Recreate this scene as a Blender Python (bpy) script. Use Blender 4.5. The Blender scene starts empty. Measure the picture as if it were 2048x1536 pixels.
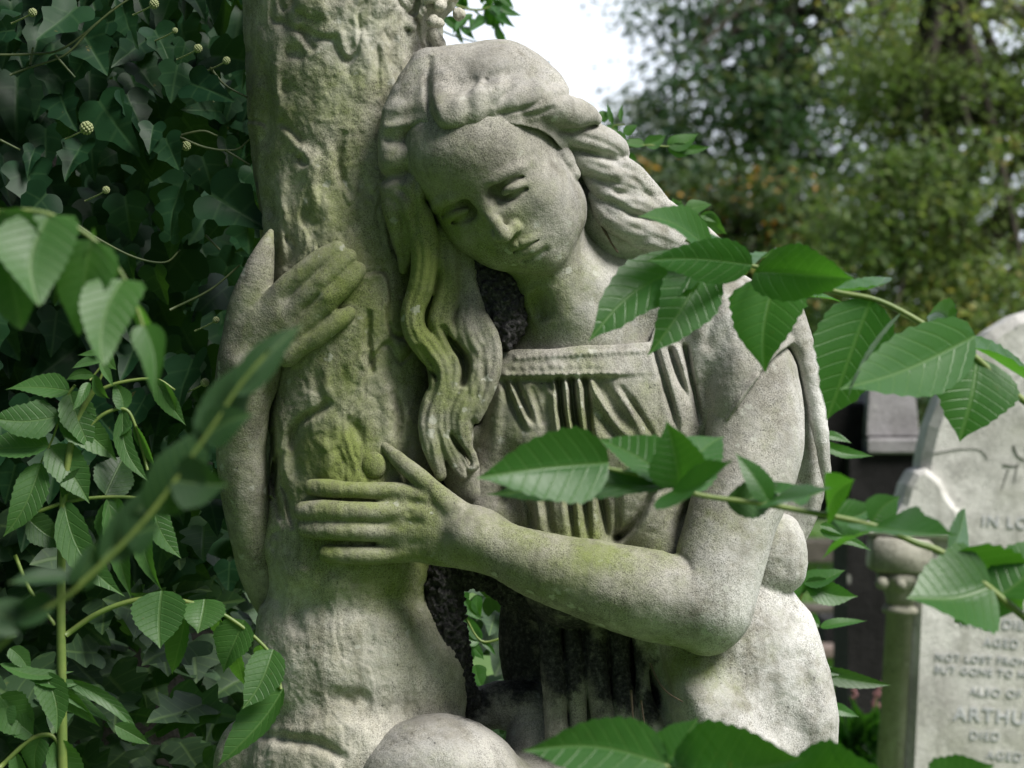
import bpy, math, random, os
import numpy as np
from mathutils import Vector, Matrix
try:
    import openvdb
except Exception:
    import pyopenvdb as openvdb
R = math.radians
sc = bpy.context.scene
C = sc.collection
# ------------------------------------------------------------------ camera
F_PX = 5200.0            # focal length in photo pixels
D0 = 2.6                 # metres to the carved figure
CAMZ = 1.45
cd = bpy.data.cameras.new('camera')
cam = bpy.data.objects.new('camera', cd); C.objects.link(cam)
cam.location = (0, 0, CAMZ); cam.rotation_euler = (R(90), 0, 0)
cd.sensor_width = 36.0; cd.lens = F_PX / 2048 * 36.0
cd.clip_start = 0.05; cd.clip_end = 800
cd.dof.use_dof = True; cd.dof.focus_distance = 2.53
cd.dof.aperture_fstop = (cd.lens / 1000) / 0.0084
sc.camera = cam
# ------------------------------------------------------------------ world
SUN_EL, SUN_AZ = 51.0, 54.0      # azimuth: degrees to the right of straight behind the camera
w = bpy.data.worlds.new('World'); sc.world = w; w.use_nodes = True
nt = w.node_tree; bg = nt.nodes['Background']
sky = nt.nodes.new('ShaderNodeTexSky'); sky.sky_type = 'NISHITA'; sky.sun_disc = False
sky.sun_elevation = R(SUN_EL); sky.sun_rotation = R(180 - SUN_AZ)
sky.air_density = 1.0; sky.dust_density = 4.0; sky.ozone_density = 1.5
# a bright bank of white cloud beyond the trees and to the right
tc = nt.nodes.new('ShaderNodeTexCoord')
dp = nt.nodes.new('ShaderNodeVectorMath'); dp.operation = 'DOT_PRODUCT'; nt.links.new(tc.outputs['Generated'], dp.inputs[0])
dp.inputs[1].default_value = Vector((.42, .86, .30)).normalized()
cn = nt.nodes.new('ShaderNodeTexNoise'); cn.inputs['Scale'].default_value = 2.2; cn.inputs['Detail'].default_value = 6
nt.links.new(tc.outputs['Generated'], cn.inputs['Vector'])
ad = nt.nodes.new('ShaderNodeMath'); ad.operation = 'MULTIPLY_ADD'; nt.links.new(cn.outputs['Fac'], ad.inputs[0]); ad.inputs[1].default_value = .5
nt.links.new(dp.outputs['Value'], ad.inputs[2])
mr = nt.nodes.new('ShaderNodeMapRange'); mr.interpolation_type = 'SMOOTHSTEP'; nt.links.new(ad.outputs[0], mr.inputs[0])
mr.inputs[1].default_value = .62; mr.inputs[2].default_value = 1.05
mx = nt.nodes.new('ShaderNodeMix'); mx.data_type = 'RGBA'; nt.links.new(mr.outputs[0], mx.inputs[0])
dm = nt.nodes.new('ShaderNodeMix'); dm.data_type = 'RGBA'; dm.blend_type = 'MULTIPLY'; dm.inputs[0].default_value = 1.0
nt.links.new(sky.outputs[0], dm.inputs[6]); dm.inputs[7].default_value = (.55, .56, .59, 1)
nt.links.new(dm.outputs[2], mx.inputs[6]); mx.inputs[7].default_value = (12.6, 13.6, 15.2, 1)
nt.links.new(mx.outputs[2], bg.inputs[0]); bg.inputs[1].default_value = 0.06
sl = bpy.data.lights.new('sun', 'SUN'); sl.energy = 3.9; sl.angle = R(24); sl.color = (1.0, 0.97, 0.92)
so = bpy.data.objects.new('sun', sl); C.objects.link(so)
az, el = R(SUN_AZ), R(SUN_EL)
sdir = Vector((math.sin(az) * math.cos(el), -math.cos(az) * math.cos(el), math.sin(el)))
so.rotation_euler = sdir.to_track_quat('Z', 'Y').to_euler(); so.location = (2, -2, 5)
sc.view_settings.view_transform = 'Standard'; sc.view_settings.look = 'None'
sc.view_settings.exposure = 0.66; sc.view_settings.gamma = 1.0; sc.view_settings.use_curve_mapping = False
sc.render.engine = 'CYCLES'
sc.cycles.max_bounces = 6; sc.cycles.transparent_max_bounces = 8; sc.cycles.use_denoising = True
FAST = float(os.environ.get('SCULPT_H', '0') or 0)

def at(px, py, d):
    """point seen at photo pixel (px, py) at d metres in front of the camera"""
    return Vector(((px - 1024) / F_PX * d, d, CAMZ - (py - 768) / F_PX * d))
def atw(u, v, w):
    """carving coordinates: u right, v down, w towards the viewer, 0.5 mm steps"""
    return at(u, v, D0 - w * D0 / F_PX)
def tag(o, label=None, cat=None, group=None, kind=None):
    if label: o['label'] = label
    if cat: o['category'] = cat
    if group: o['group'] = group
    if kind: o['kind'] = kind
    return o
def thing(name, label, cat, loc=(0, 0, 0), group=None):
    o = bpy.data.objects.new(name, None); C.objects.link(o); o.location = loc
    o.empty_display_size = .05
    return tag(o, label, cat, group)
def link(name, me, mat=None, parent=None, smooth=True):
    o = bpy.data.objects.new(name, me); C.objects.link(o)
    if mat: me.materials.append(mat)
    if parent:
        o.parent = parent
        o.matrix_parent_inverse = Matrix.Translation(-parent.location)
    if smooth: me.shade_smooth()
    return o
# ------------------------------------------------------------------ materials
def newmat(name):
    m = bpy.data.materials.new(name); m.use_nodes = True
    t = m.node_tree; return m, t, t.nodes['Principled BSDF']
def nd(t, kind, **kw):
    n = t.nodes.new(kind)
    for k, v in kw.items():
        if k.startswith('i_'):
            n.inputs[k[2:].replace('_', ' ')].default_value = v
        else: setattr(n, k, v)
    return n
def noise(t, scale, detail=4, rough=.55, vec=None):
    n = nd(t, 'ShaderNodeTexNoise'); n.inputs['Scale'].default_value = scale
    n.inputs['Detail'].default_value = detail; n.inputs['Roughness'].default_value = rough
    if vec is not None: t.links.new(vec, n.inputs['Vector'])
    return n.outputs['Fac']
def ramp(t, fac, *stops):
    r = nd(t, 'ShaderNodeValToRGB'); e = r.color_ramp.elements
    while len(e) < len(stops): e.new(.5)
    for k, (p, c) in enumerate(stops):
        e[k].position = p; e[k].color = c if len(c) == 4 else (*c, 1)
    t.links.new(fac, r.inputs[0]); return r.outputs[0]
def mix(t, fac, a, b, mode='MIX'):
    n = nd(t, 'ShaderNodeMix', data_type='RGBA', blend_type=mode)
    for sock, val in ((n.inputs[0], fac), (n.inputs[6], a), (n.inputs[7], b)):
        if hasattr(val, 'is_linked') or isinstance(val, bpy.types.NodeSocket): t.links.new(val, sock)
        elif isinstance(val, (int, float)): sock.default_value = val
        else: sock.default_value = (*val, 1) if len(val) == 3 else val
    return n.outputs[2]
def mth(t, op, a, b=0.0, c=None):
    n = nd(t, 'ShaderNodeMath', operation=op)
    for k, v in enumerate((a, b) if c is None else (a, b, c)):
        if isinstance(v, bpy.types.NodeSocket): t.links.new(v, n.inputs[k])
        else: n.inputs[k].default_value = v
    return n.outputs[0]
def sstep(t, x, lo, hi):
    n = nd(t, 'ShaderNodeMapRange', interpolation_type='SMOOTHSTEP')
    t.links.new(x, n.inputs[0]); n.inputs[1].default_value = lo; n.inputs[2].default_value = hi
    return n.outputs[0]
def obj_co(t): return nd(t, 'ShaderNodeNewGeometry').outputs['Position']
def stone_mat(name, c1, c2, moss=1.0, mosscol=(.165, .20, .06), fine=1.0, crust_all=0.0, attrs=True, scale=1.0):
    m, t, b = newmat(name); P = obj_co(t)
    big = noise(t, 14 * scale, 5, .6, P); mid = noise(t, 70 * scale, 5, .65, P)
    grain = noise(t, 620 * scale, 2, .7, P); grain2 = noise(t, 1500 * scale, 1, .5, P)
    col = ramp(t, big, (.36, c2), (.64, c1))
    col = mix(t, mth(t, 'MULTIPLY', sstep(t, mid, .42, .72), .65), col, tuple(.66 * x for x in c2))
    stn = mth(t, 'MULTIPLY', sstep(t, noise(t, 9 * scale, 8, .72, P), .50, .66), .55)
    col = mix(t, stn, col, (c2[0] * .60, c2[1] * .58, c2[2] * .58))
    def attr(nm):
        a = nd(t, 'ShaderNodeAttribute', attribute_name=nm); return a.outputs['Fac']
    if attrs:
        pale = mth(t, 'MULTIPLY', attr('pale'), sstep(t, mth(t, 'ADD', mth(t, 'MULTIPLY', big, .6), mth(t, 'MULTIPLY', mid, .4)), .33, .58))
        col = mix(t, mth(t, 'MULTIPLY', pale, .9), col, (.62, .615, .61))
        mo = mth(t, 'ADD', mth(t, 'MULTIPLY', attr('moss'), 1.05), mth(t, 'MULTIPLY', mth(t, 'SUBTRACT', noise(t, 22, 6, .7, P), .5), 1.7))
        mo = mth(t, 'MULTIPLY', sstep(t, mo, -.05, 1.05), moss)
        col = mix(t, mo, col, mosscol)
    elif moss:
        mo = mth(t, 'MULTIPLY', sstep(t, noise(t, 6 * scale, 6, .7, P), .5, .7), moss)
        col = mix(t, mo, col, mosscol)
    mp = nd(t, 'ShaderNodeMapping'); mp.inputs['Scale'].default_value = (1, 1, .12); t.links.new(P, mp.inputs[0])
    run = sstep(t, noise(t, 55 * scale, 5, .65, mp.outputs[0]), .52, .68)
    col = mix(t, mth(t, 'MULTIPLY', run, .4), col, (c2[0] * .5, c2[1] * .5, c2[2] * .45))
    # grains of the sandstone and black lichen specks
    g = ramp(t, grain, (.30, (.30, .30, .29)), (.52, (1, 1, 1)), (.75, (1.12, 1.12, 1.12)))
    g2 = ramp(t, grain2, (.3, (.62, .62, .61)), (.7, (1.34, 1.34, 1.33)))
    vary = sstep(t, noise(t, 18 * scale, 4, .6, P), .38, .62)
    col = mix(t, mth(t, 'MULTIPLY_ADD', vary, .5 * fine, .35 * fine), col, g, 'MULTIPLY'); col = mix(t, mth(t, 'MULTIPLY_ADD', vary, .5 * fine, .45 * fine), col, g2, 'MULTIPLY')
    vo = nd(t, 'ShaderNodeTexVoronoi'); vo.inputs['Scale'].default_value = 55 * scale; vo.inputs['Randomness'].default_value = 1
    wv = nd(t, 'ShaderNodeVectorMath', operation='MULTIPLY_ADD'); nz = nd(t, 'ShaderNodeTexNoise'); nz.inputs['Scale'].default_value = 160 * scale; t.links.new(P, nz.inputs['Vector'])
    t.links.new(nz.outputs['Color'], wv.inputs[0]); wv.inputs[1].default_value = (.012 / scale,) * 3; t.links.new(P, wv.inputs[2]); t.links.new(wv.outputs[0], vo.inputs['Vector'])
    lich = mth(t, 'MULTIPLY', mth(t, 'SUBTRACT', 1, sstep(t, vo.outputs['Distance'], .16, .26)), sstep(t, noise(t, 12 * scale, 3, .6, P), .52, .60))
    col = mix(t, mth(t, 'MULTIPLY', lich, .5), col, (.47, .48, .43))
    sp = sstep(t, noise(t, 260 * scale, 3, .6, P), .64, .70)
    sp = mth(t, 'MULTIPLY', sp, sstep(t, noise(t, 30 * scale, 3, .6, P), .48, .62))
    col = mix(t, mth(t, 'MULTIPLY', sp, .75), col, (.035, .035, .035))
    height = mth(t, 'ADD', mth(t, 'MULTIPLY', grain, 1.0), mth(t, 'MULTIPLY', mid, 2.2))
    if attrs or crust_all:
        cr = mth(t, 'ADD', mth(t, 'ADD', attr('crust_shade') if attrs else crust_all, crust_all), mth(t, 'MULTIPLY', mth(t, 'SUBTRACT', noise(t, 34, 6, .75, P), .5), 1.5))
        cr = sstep(t, cr, .45, .85)
        lump = noise(t, 230, 4, .7, P)
        cc = ramp(t, lump, (.35, (.008, .008, .009)), (.55, (.04, .038, .04)), (.72, (.13, .125, .12)))
        col = mix(t, cr, col, cc)
        height = mth(t, 'ADD', height, mth(t, 'MULTIPLY', mth(t, 'MULTIPLY', cr, lump), 5.0))
        t.links.new(mix(t, cr, (.92, .92, .92), (.6, .6, .6)), b.inputs['Roughness'])
    else: b.inputs['Roughness'].default_value = .92
    t.links.new(col, b.inputs['Base Color'])
    bp = nd(t, 'ShaderNodeBump'); bp.inputs['Strength'].default_value = .55; bp.inputs['Distance'].default_value = .0012 / scale
    t.links.new(height, bp.inputs['Height']); t.links.new(bp.outputs[0], b.inputs['Normal'])
    b.inputs['Specular IOR Level'].default_value = .25
    return m
def leaf_mat(name, c1, c2, vein=(.16, .26, .08), rough=.42, trans=.35, tcol=(.10, .28, .02), veins=9, vary=.25, spec=.5, ribs=1.0, coat=0.0):
    """UV: x across the blade (0..1, midrib at .5), y from stalk to tip"""
    m, t, b = newmat(name); P = obj_co(t)
    uv = nd(t, 'ShaderNodeUVMap').outputs[0]; sx = nd(t, 'ShaderNodeSeparateXYZ'); t.links.new(uv, sx.inputs[0])
    ax = mth(t, 'ABSOLUTE', mth(t, 'SUBTRACT', sx.outputs[0], .5))
    mid = mth(t, 'SUBTRACT', 1, sstep(t, ax, .012, .035))
    ph = mth(t, 'SUBTRACT', mth(t, 'MULTIPLY', sx.outputs[1], veins), mth(t, 'MULTIPLY', mth(t, 'POWER', ax, 1.2), veins * .55))
    fr = mth(t, 'ABSOLUTE', mth(t, 'SUBTRACT', mth(t, 'FRACT', ph), .5))
    side = mth(t, 'MULTIPLY', mth(t, 'SUBTRACT', 1, sstep(t, fr, .02, .11)), .55)
    v = mth(t, 'MAXIMUM', mid, side)
    a = nd(t, 'ShaderNodeAttribute', attribute_name='tone').outputs['Fac']
    base = mix(t, mth(t, 'ADD', mth(t, 'MULTIPLY', noise(t, 40, 3, .6, P), .6), mth(t, 'MULTIPLY', a, .6)), c1, c2)
    base = mix(t, mth(t, 'MULTIPLY', sstep(t, noise(t, 160, 3, .6, P), .62, .72), .35), base, tuple(x * .6 for x in c1))
    spot = sstep(t, noise(t, 75, 4, .65, P), .69, .73)
    base = mix(t, mth(t, 'MULTIPLY', spot, .55), base, (.12, .10, .03))
    col = mix(t, mth(t, 'MULTIPLY', v, .3), base, vein)
    t.links.new(col, b.inputs['Base Color']); b.inputs['Roughness'].default_value = rough
    b.inputs['Specular IOR Level'].default_value = spec
    if coat: b.inputs['Coat Weight'].default_value = coat; b.inputs['Coat Roughness'].default_value = .25
    bp = nd(t, 'ShaderNodeBump'); bp.inputs['Strength'].default_value = .5 * ribs; bp.inputs['Distance'].default_value = .001
    h = mth(t, 'ADD', mth(t, 'MULTIPLY', mth(t, 'SUBTRACT', 1, v), 1.0), mth(t, 'MULTIPLY', noise(t, 300, 2, .5, P), .4))
    t.links.new(h, bp.inputs['Height']); t.links.new(bp.outputs[0], b.inputs['Normal'])
    tr = nd(t, 'ShaderNodeBsdfTranslucent'); tc = mix(t, mth(t, 'MULTIPLY', v, .4), tcol, (tcol[0] * 1.6, tcol[1] * 1.3, tcol[2] * 2))
    t.links.new(tc, tr.inputs[0])
    ms = nd(t, 'ShaderNodeMixShader'); ms.inputs[0].default_value = trans
    out = t.nodes['Material Output']
    t.links.new(b.outputs[0], ms.inputs[1]); t.links.new(tr.outputs[0], ms.inputs[2]); t.links.new(ms.outputs[0], out.inputs[0])
    return m
def plain_mat(name, c1, c2, scale=20, rough=.8, bump=.3, bdist=.002, detail=5):
    m, t, b = newmat(name); P = obj_co(t); n = noise(t, scale, detail, .6, P)
    t.links.new(ramp(t, n, (.35, c1), (.65, c2)), b.inputs['Base Color']); b.inputs['Roughness'].default_value = rough
    bp = nd(t, 'ShaderNodeBump'); bp.inputs['Strength'].default_value = bump; bp.inputs['Distance'].default_value = bdist
    t.links.new(noise(t, scale * 6, 4, .6, P), bp.inputs['Height']); t.links.new(bp.outputs[0], b.inputs['Normal'])
    return m
M = {}
M['stone'] = stone_mat('weathered_sandstone', (.35, .335, .29), (.225, .215, .185))
M['trunk'] = stone_mat('mossy_sandstone', (.48, .46, .38), (.31, .30, .235), 1.0)
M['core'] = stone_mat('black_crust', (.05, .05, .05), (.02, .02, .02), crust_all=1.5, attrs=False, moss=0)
M['leaf'] = leaf_mat('tree_leaf', (.022, .085, .018), (.045, .135, .026), rough=.42, trans=.4, tcol=(.08, .27, .015))
M['young'] = leaf_mat('young_leaf', (.035, .105, .025), (.055, .14, .03), rough=.5, trans=.35, tcol=(.10, .27, .025))
M['nearshade'] = leaf_mat('near_shaded_leaf', (.012, .036, .014), (.02, .05, .018), rough=.55, trans=.12, spec=.2)  # leaf green darkened to paint the shade on blades facing away
M['shade'] = leaf_mat('shaded_leaf', (.018, .05, .016), (.028, .07, .02), rough=.5, trans=.25)  # darker copy of the leaf green, shade painted into the colour
M['ivy'] = leaf_mat('ivy_leaf', (.004, .018, .009), (.012, .040, .015), vein=(.05, .10, .04), rough=.45, trans=.08, veins=3, ribs=.12, spec=.12)
M['stem'] = plain_mat('green_stem', (.10, .16, .035), (.16, .21, .05), 60, .5, .1)
M['vine'] = plain_mat('ivy_vine', (.03, .05, .015), (.07, .09, .03), 60, .6, .1)
M['twig'] = plain_mat('brown_twig', (.06, .045, .03), (.12, .09, .06), 90, .9)
M['bark'] = plain_mat('bark', (.03, .026, .02), (.07, .06, .045), 12, .95, .6, .02)
# ------------------------------------------------------------------ carving tools (signed distance grids)
f4 = np.float32
def smin(a, b, k):
    if k <= 0: return np.minimum(a, b)
    h = np.clip(.5 + .5 * (a - b) / k, 0, 1)
    return a + (b - a) * h - k * h * (1 - h)
def catmull(P, n=6):
    P = np.asarray(P, float)
    if len(P) < 3:
        t = np.linspace(0, 1, n + 1)[:, None]
        return P[0] * (1 - t) + P[1] * t
    Q = np.vstack([2 * P[0] - P[1], P, 2 * P[-1] - P[-2]]); out = []
    for i in range(1, len(Q) - 2):
        p0, p1, p2, p3 = Q[i - 1], Q[i], Q[i + 1], Q[i + 2]
        for t in np.linspace(0, 1, n, endpoint=False):
            out.append(.5 * (2 * p1 + (p2 - p0) * t + (2 * p0 - 5 * p1 + 4 * p2 - p3) * t * t + (3 * p1 - p0 - 3 * p2 + p3) * t ** 3))
    out.append(Q[-2])
    return np.array(out)
class Grid:
    PAD = 42
    def __init__(s, lo, hi, h):
        s.lo = np.array(lo, float); s.h = h
        s.n = np.ceil((np.array(hi) - s.lo) / h).astype(int) + 1
        s.F = np.full(s.n, 60, f4)
    def block(s, lo, hi):
        a = np.clip(np.floor((np.array(lo) - s.lo) / s.h).astype(int), 0, s.n)
        b = np.clip(np.ceil((np.array(hi) - s.lo) / s.h).astype(int) + 1, 0, s.n)
        if (b <= a).any(): return None
        ax = [(s.lo[i] + s.h * np.arange(a[i], b[i])).astype(f4) for i in range(3)]
        return tuple(slice(a[i], b[i]) for i in range(3)), ax[0][:, None, None], ax[1][None, :, None], ax[2][None, None, :]
    def comb(s, sl, d, k, cut):
        if cut:
            s.F[sl] = -smin(-s.F[sl], d, k)
        else:
            s.F[sl] = smin(s.F[sl], d, k)
    def ell(s, c, r, k=20, M=None, cut=False):
        c = np.array(c, float); r = np.array(r, float); m = (r if M is None else np.full(3, r.max())) + (k if cut else s.PAD)
        b = s.block(c - m, c + m)
        if b is None: return
        sl, X, Y, Z = b
        x, y, z = X - c[0], Y - c[1], Z - c[2]
        if M is not None:
            x, y, z = [M[0][i] * x + M[1][i] * y + M[2][i] * z for i in range(3)]
        k0 = np.sqrt((x / r[0]) ** 2 + (y / r[1]) ** 2 + (z / r[2]) ** 2) + 1e-4
        k1 = np.sqrt((x / r[0] ** 2) ** 2 + (y / r[1] ** 2) ** 2 + (z / r[2] ** 2) ** 2) + 1e-6
        s.comb(sl, (k0 * (k0 - 1) / k1).astype(f4), k, cut)
    def chain(s, P, k=12, flat=1.0, cut=False, n=5, pad=None):
        """rounded strand through (u, v, w, r) points; flat < 1 squashes it in depth"""
        P = catmull(P, n); P[:, 3] = np.maximum(P[:, 3], 1.0)
        pad = pad or (k + 6 if cut else s.PAD)
        m = P[:, 3].max() + pad
        b = s.block(P[:, :3].min(0) - m, P[:, :3].max(0) + m)
        if b is None: return
        sl0 = b[0]; T = np.full([q.stop - q.start for q in sl0], 60, f4)
        for A, B in zip(P[:-1], P[1:]):
            mm = max(A[3], B[3]) + pad
            bb = s.block(np.minimum(A[:3], B[:3]) - mm, np.maximum(A[:3], B[:3]) + mm)
            if bb is None: continue
            sl, X, Y, Z = bb
            loc = tuple(slice(q.start - q0.start, q.stop - q0.start) for q, q0 in zip(sl, sl0))
            fz = 1 / flat
            d = B[:3] - A[:3]; d = d * [1, 1, fz]; L = float(d @ d) + 1e-6
            x, y, z = X - A[0], Y - A[1], (Z - A[2]) * fz
            t = np.clip((x * d[0] + y * d[1] + z * d[2]) / L, 0, 1)
            q = np.sqrt((x - t * d[0]) ** 2 + (y - t * d[1]) ** 2 + (z - t * d[2]) ** 2) - (A[3] + (B[3] - A[3]) * t)
            T[loc] = np.minimum(T[loc], q.astype(f4) * (1 if flat >= 1 else (flat + 1) / 2))
        s.comb(sl0, T, k, cut)
    def axes(s):
        return [(s.lo[i] + s.h * np.arange(s.n[i])).astype(f4) for i in range(3)]
    def offset(s, rel, wlo=-60, wsoft=40):
        U, V, W = s.axes(); rel.done()
        Hh = rel.sample(U, V)
        m = np.clip((W - wlo) / wsoft, 0, 1).astype(f4)
        for j in range(0, len(W)):
            if m[j] > 0: s.F[:, :, j] -= Hh * m[j]
    def clip2d(s, poly, soft=0, keep='in', rnd=0):
        """keep only what lies inside (or outside) an outline drawn in u, v"""
        U, V, W = s.axes()
        d = polydist(poly, U, V)
        if keep == 'out': d = -d
        s.F = np.maximum(s.F, d[:, :, None]) if not rnd else -smin(-s.F, -d[:, :, None], rnd)
    def mesh(s, name):
        g = openvdb.FloatGrid(); g.background = 60.0
        g.copyFromArray(np.ascontiguousarray(s.F, dtype=f4))
        v, q = g.convertToQuads(isovalue=0)
        v = np.asarray(v) * s.h + s.lo
        return v, np.asarray(q)
def polydist(poly, U, V):
    P = np.array(poly, float); Q = np.roll(P, -1, 0)
    x = U[:, None]; y = V[None, :]
    d = np.full((len(U), len(V)), 1e9, f4); ins = np.zeros(d.shape, bool)
    for a, b in zip(P, Q):
        e = b - a; L = e @ e + 1e-9
        t = np.clip(((x - a[0]) * e[0] + (y - a[1]) * e[1]) / L, 0, 1)
        d = np.minimum(d, (x - a[0] - t * e[0]) ** 2 + (y - a[1] - t * e[1]) ** 2)
        c = ((a[1] > y) != (b[1] > y)) & (x < (b[0] - a[0]) * (y - a[1]) / (b[1] - a[1] + 1e-12) + a[0])
        ins ^= c
    d = np.sqrt(d)
    return np.where(ins, -d, d).astype(f4)
class Relief:
    """heights carved into the front surface, drawn as strokes"""
    def __init__(s, u0, v0, u1, v1, h=2.0):
        s.u0, s.v0, s.h = u0, v0, h
        s.H = np.zeros((int((u1 - u0) / h) + 1, int((v1 - v0) / h) + 1), f4)
        s.mid = s.H.copy(); s.wide = s.H.copy()
    def stroke(s, P, wd, amp, sharp=2.0, n=5, side=0, taper=True):
        P = catmull(P, n); m = wd * 3 if side == 0 else max(wd * 3, 8)
        N = len(P) - 1
        a0 = int((P[:, 0].min() - m - s.u0) / s.h); a1 = int((P[:, 0].max() + m - s.u0) / s.h) + 1
        b0 = int((P[:, 1].min() - m - s.v0) / s.h); b1 = int((P[:, 1].max() + m - s.v0) / s.h) + 1
        a0, b0 = max(a0, 0), max(b0, 0); a1, b1 = min(a1, s.H.shape[0]), min(b1, s.H.shape[1])
        if a1 <= a0 or b1 <= b0: return
        x = (s.u0 + s.h * np.arange(a0, a1))[:, None]; y = (s.v0 + s.h * np.arange(b0, b1))[None, :]
        best = np.full((a1 - a0, b1 - b0), 1e9); tt = np.zeros(best.shape); sg = np.ones(best.shape)
        for i in range(N):
            a, e = P[i, :2], P[i + 1, :2] - P[i, :2]; L = e @ e + 1e-9
            t = np.clip(((x - a[0]) * e[0] + (y - a[1]) * e[1]) / L, 0, 1)
            dx, dy = x - a[0] - t * e[0], y - a[1] - t * e[1]
            d = dx * dx + dy * dy; c = d < best
            best = np.where(c, d, best); tt = np.where(c, (i + t) / N, tt)
            sg = np.where(c, np.sign(e[0] * dy - e[1] * dx), sg)
        d = np.sqrt(best)
        A = amp * (np.clip(1.6 * (1 - tt), 0, 1) ** .7 if taper == 'end' else np.clip(4 * tt * (1 - tt), 0, 1) ** .4 if taper else 1)
        if side == 0:
            g = np.exp(-(d / wd) ** sharp)
        else:   # a step: full height beside the line on one side, fading over wd
            on = sg * side > 0
            g = np.where(on, np.exp(-(d / wd) ** 2) * np.clip(d / 4, 0, 1), 0)
        (s.H if wd < 9 or side else s.mid if wd < 16 else s.wide)[a0:a1, b0:b1] += (A * g).astype(f4)
    def dot(s, u, v, r, amp):
        s.stroke([(u - .3, v), (u + .3, v)], r, amp, n=1, taper=False)
    def noise(s, amp, fu, fv, seed, oct=3):
        rng = np.random.RandomState(seed)
        for o in range(oct):
            n1 = int(s.H.shape[0] * s.h / fu) + 3; n2 = int(s.H.shape[1] * s.h / fv) + 3
            G = rng.randn(n1, n2)
            a = np.arange(s.H.shape[0]) * s.h / fu; b = np.arange(s.H.shape[1]) * s.h / fv
            ia, ib = a.astype(int), b.astype(int); fa, fb = a - ia, b - ib
            fa = (fa * fa * (3 - 2 * fa))[:, None]; fb = (fb * fb * (3 - 2 * fb))[None, :]
            g = lambda i, j: G[np.ix_(ia + i, ib + j)]
            s.H += (amp * ((g(0, 0) * (1 - fa) + g(1, 0) * fa) * (1 - fb) + (g(0, 1) * (1 - fa) + g(1, 1) * fa) * fb)).astype(f4)
            amp *= .5; fu /= 2; fv /= 2
    def crease(s, amp, fu, fv, seed, width=.10):
        """a wandering network of narrow creases with raised lips, like carved bark"""
        t = Relief(s.u0, s.v0, s.u0 + (s.H.shape[0] - 1) * s.h, s.v0 + (s.H.shape[1] - 1) * s.h, s.h)
        t.H = np.zeros(s.H.shape, f4); t.noise(1, fu, fv, seed, 3); m = Relief(0, 0, 1, 1); m.u0, m.v0, m.h = s.u0, s.v0, s.h
        m.H = np.zeros(s.H.shape, f4); m.noise(1, fu * 1.7, fv * 1.7, seed + 9, 2)
        g = np.clip(m.H * .9 + .45, 0, 1)
        s.H += (amp * g * (-np.exp(-(t.H / width) ** 2) + .55 * np.exp(-((t.H - .28) / .2) ** 2))).astype(f4)
    def done(s):
        def blur(A, n):
            for _ in range(2):
                for ax in (0, 1):
                    P = np.pad(A, [(n, n) if i == ax else (0, 0) for i in (0, 1)], mode='edge')
                    A = sum(np.take(P, range(k, k + A.shape[ax]), ax) for k in range(2 * n + 1)) / (2 * n + 1)
            return A.astype(f4)
        s.H = blur(s.H, 1) + blur(s.mid, 3) + blur(s.wide, 7)
        s.mid *= 0; s.wide *= 0
    def sample(s, U, V):
        a = np.clip((U - s.u0) / s.h, 0, s.H.shape[0] - 1.001); b = np.clip((V - s.v0) / s.h, 0, s.H.shape[1] - 1.001)
        ia, ib = a.astype(int), b.astype(int); fa, fb = (a - ia)[:, None], (b - ib)[None, :]
        g = lambda i, j: s.H[np.ix_(ia + i, ib + j)]
        return ((g(0, 0) * (1 - fa) + g(1, 0) * fa) * (1 - fb) + (g(0, 1) * (1 - fa) + g(1, 1) * fa) * fb).astype(f4)
def vnoise(p, scale, seed, oct=3):
    """value noise at points"""
    rng = np.random.RandomState(seed); T = rng.rand(64, 64, 64).astype(f4) * 2 - 1
    out = np.zeros(len(p), f4); a = 1.0; q = p / scale
    for o in range(oct):
        i = np.floor(q).astype(int); f = q - i; f = f * f * (3 - 2 * f)
        for dx in (0, 1):
            for dy in (0, 1):
                for dz in (0, 1):
                    wgt = (f[:, 0] if dx else 1 - f[:, 0]) * (f[:, 1] if dy else 1 - f[:, 1]) * (f[:, 2] if dz else 1 - f[:, 2])
                    out += a * wgt * T[(i[:, 0] + dx) & 63, (i[:, 1] + dy) & 63, (i[:, 2] + dz) & 63]
        a *= .5; q = q * 2.03 + 17.1
    return out
def blobmask(v, blobs):
    m = np.zeros(len(v), f4)
    for b in blobs:
        u0, v0, ru, rv, s = b[:5]
        m = np.maximum(m, s * np.exp(-(((v[:, 0] - u0) / ru) ** 2 + ((v[:, 1] - v0) / rv) ** 2)))
    return m
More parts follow.
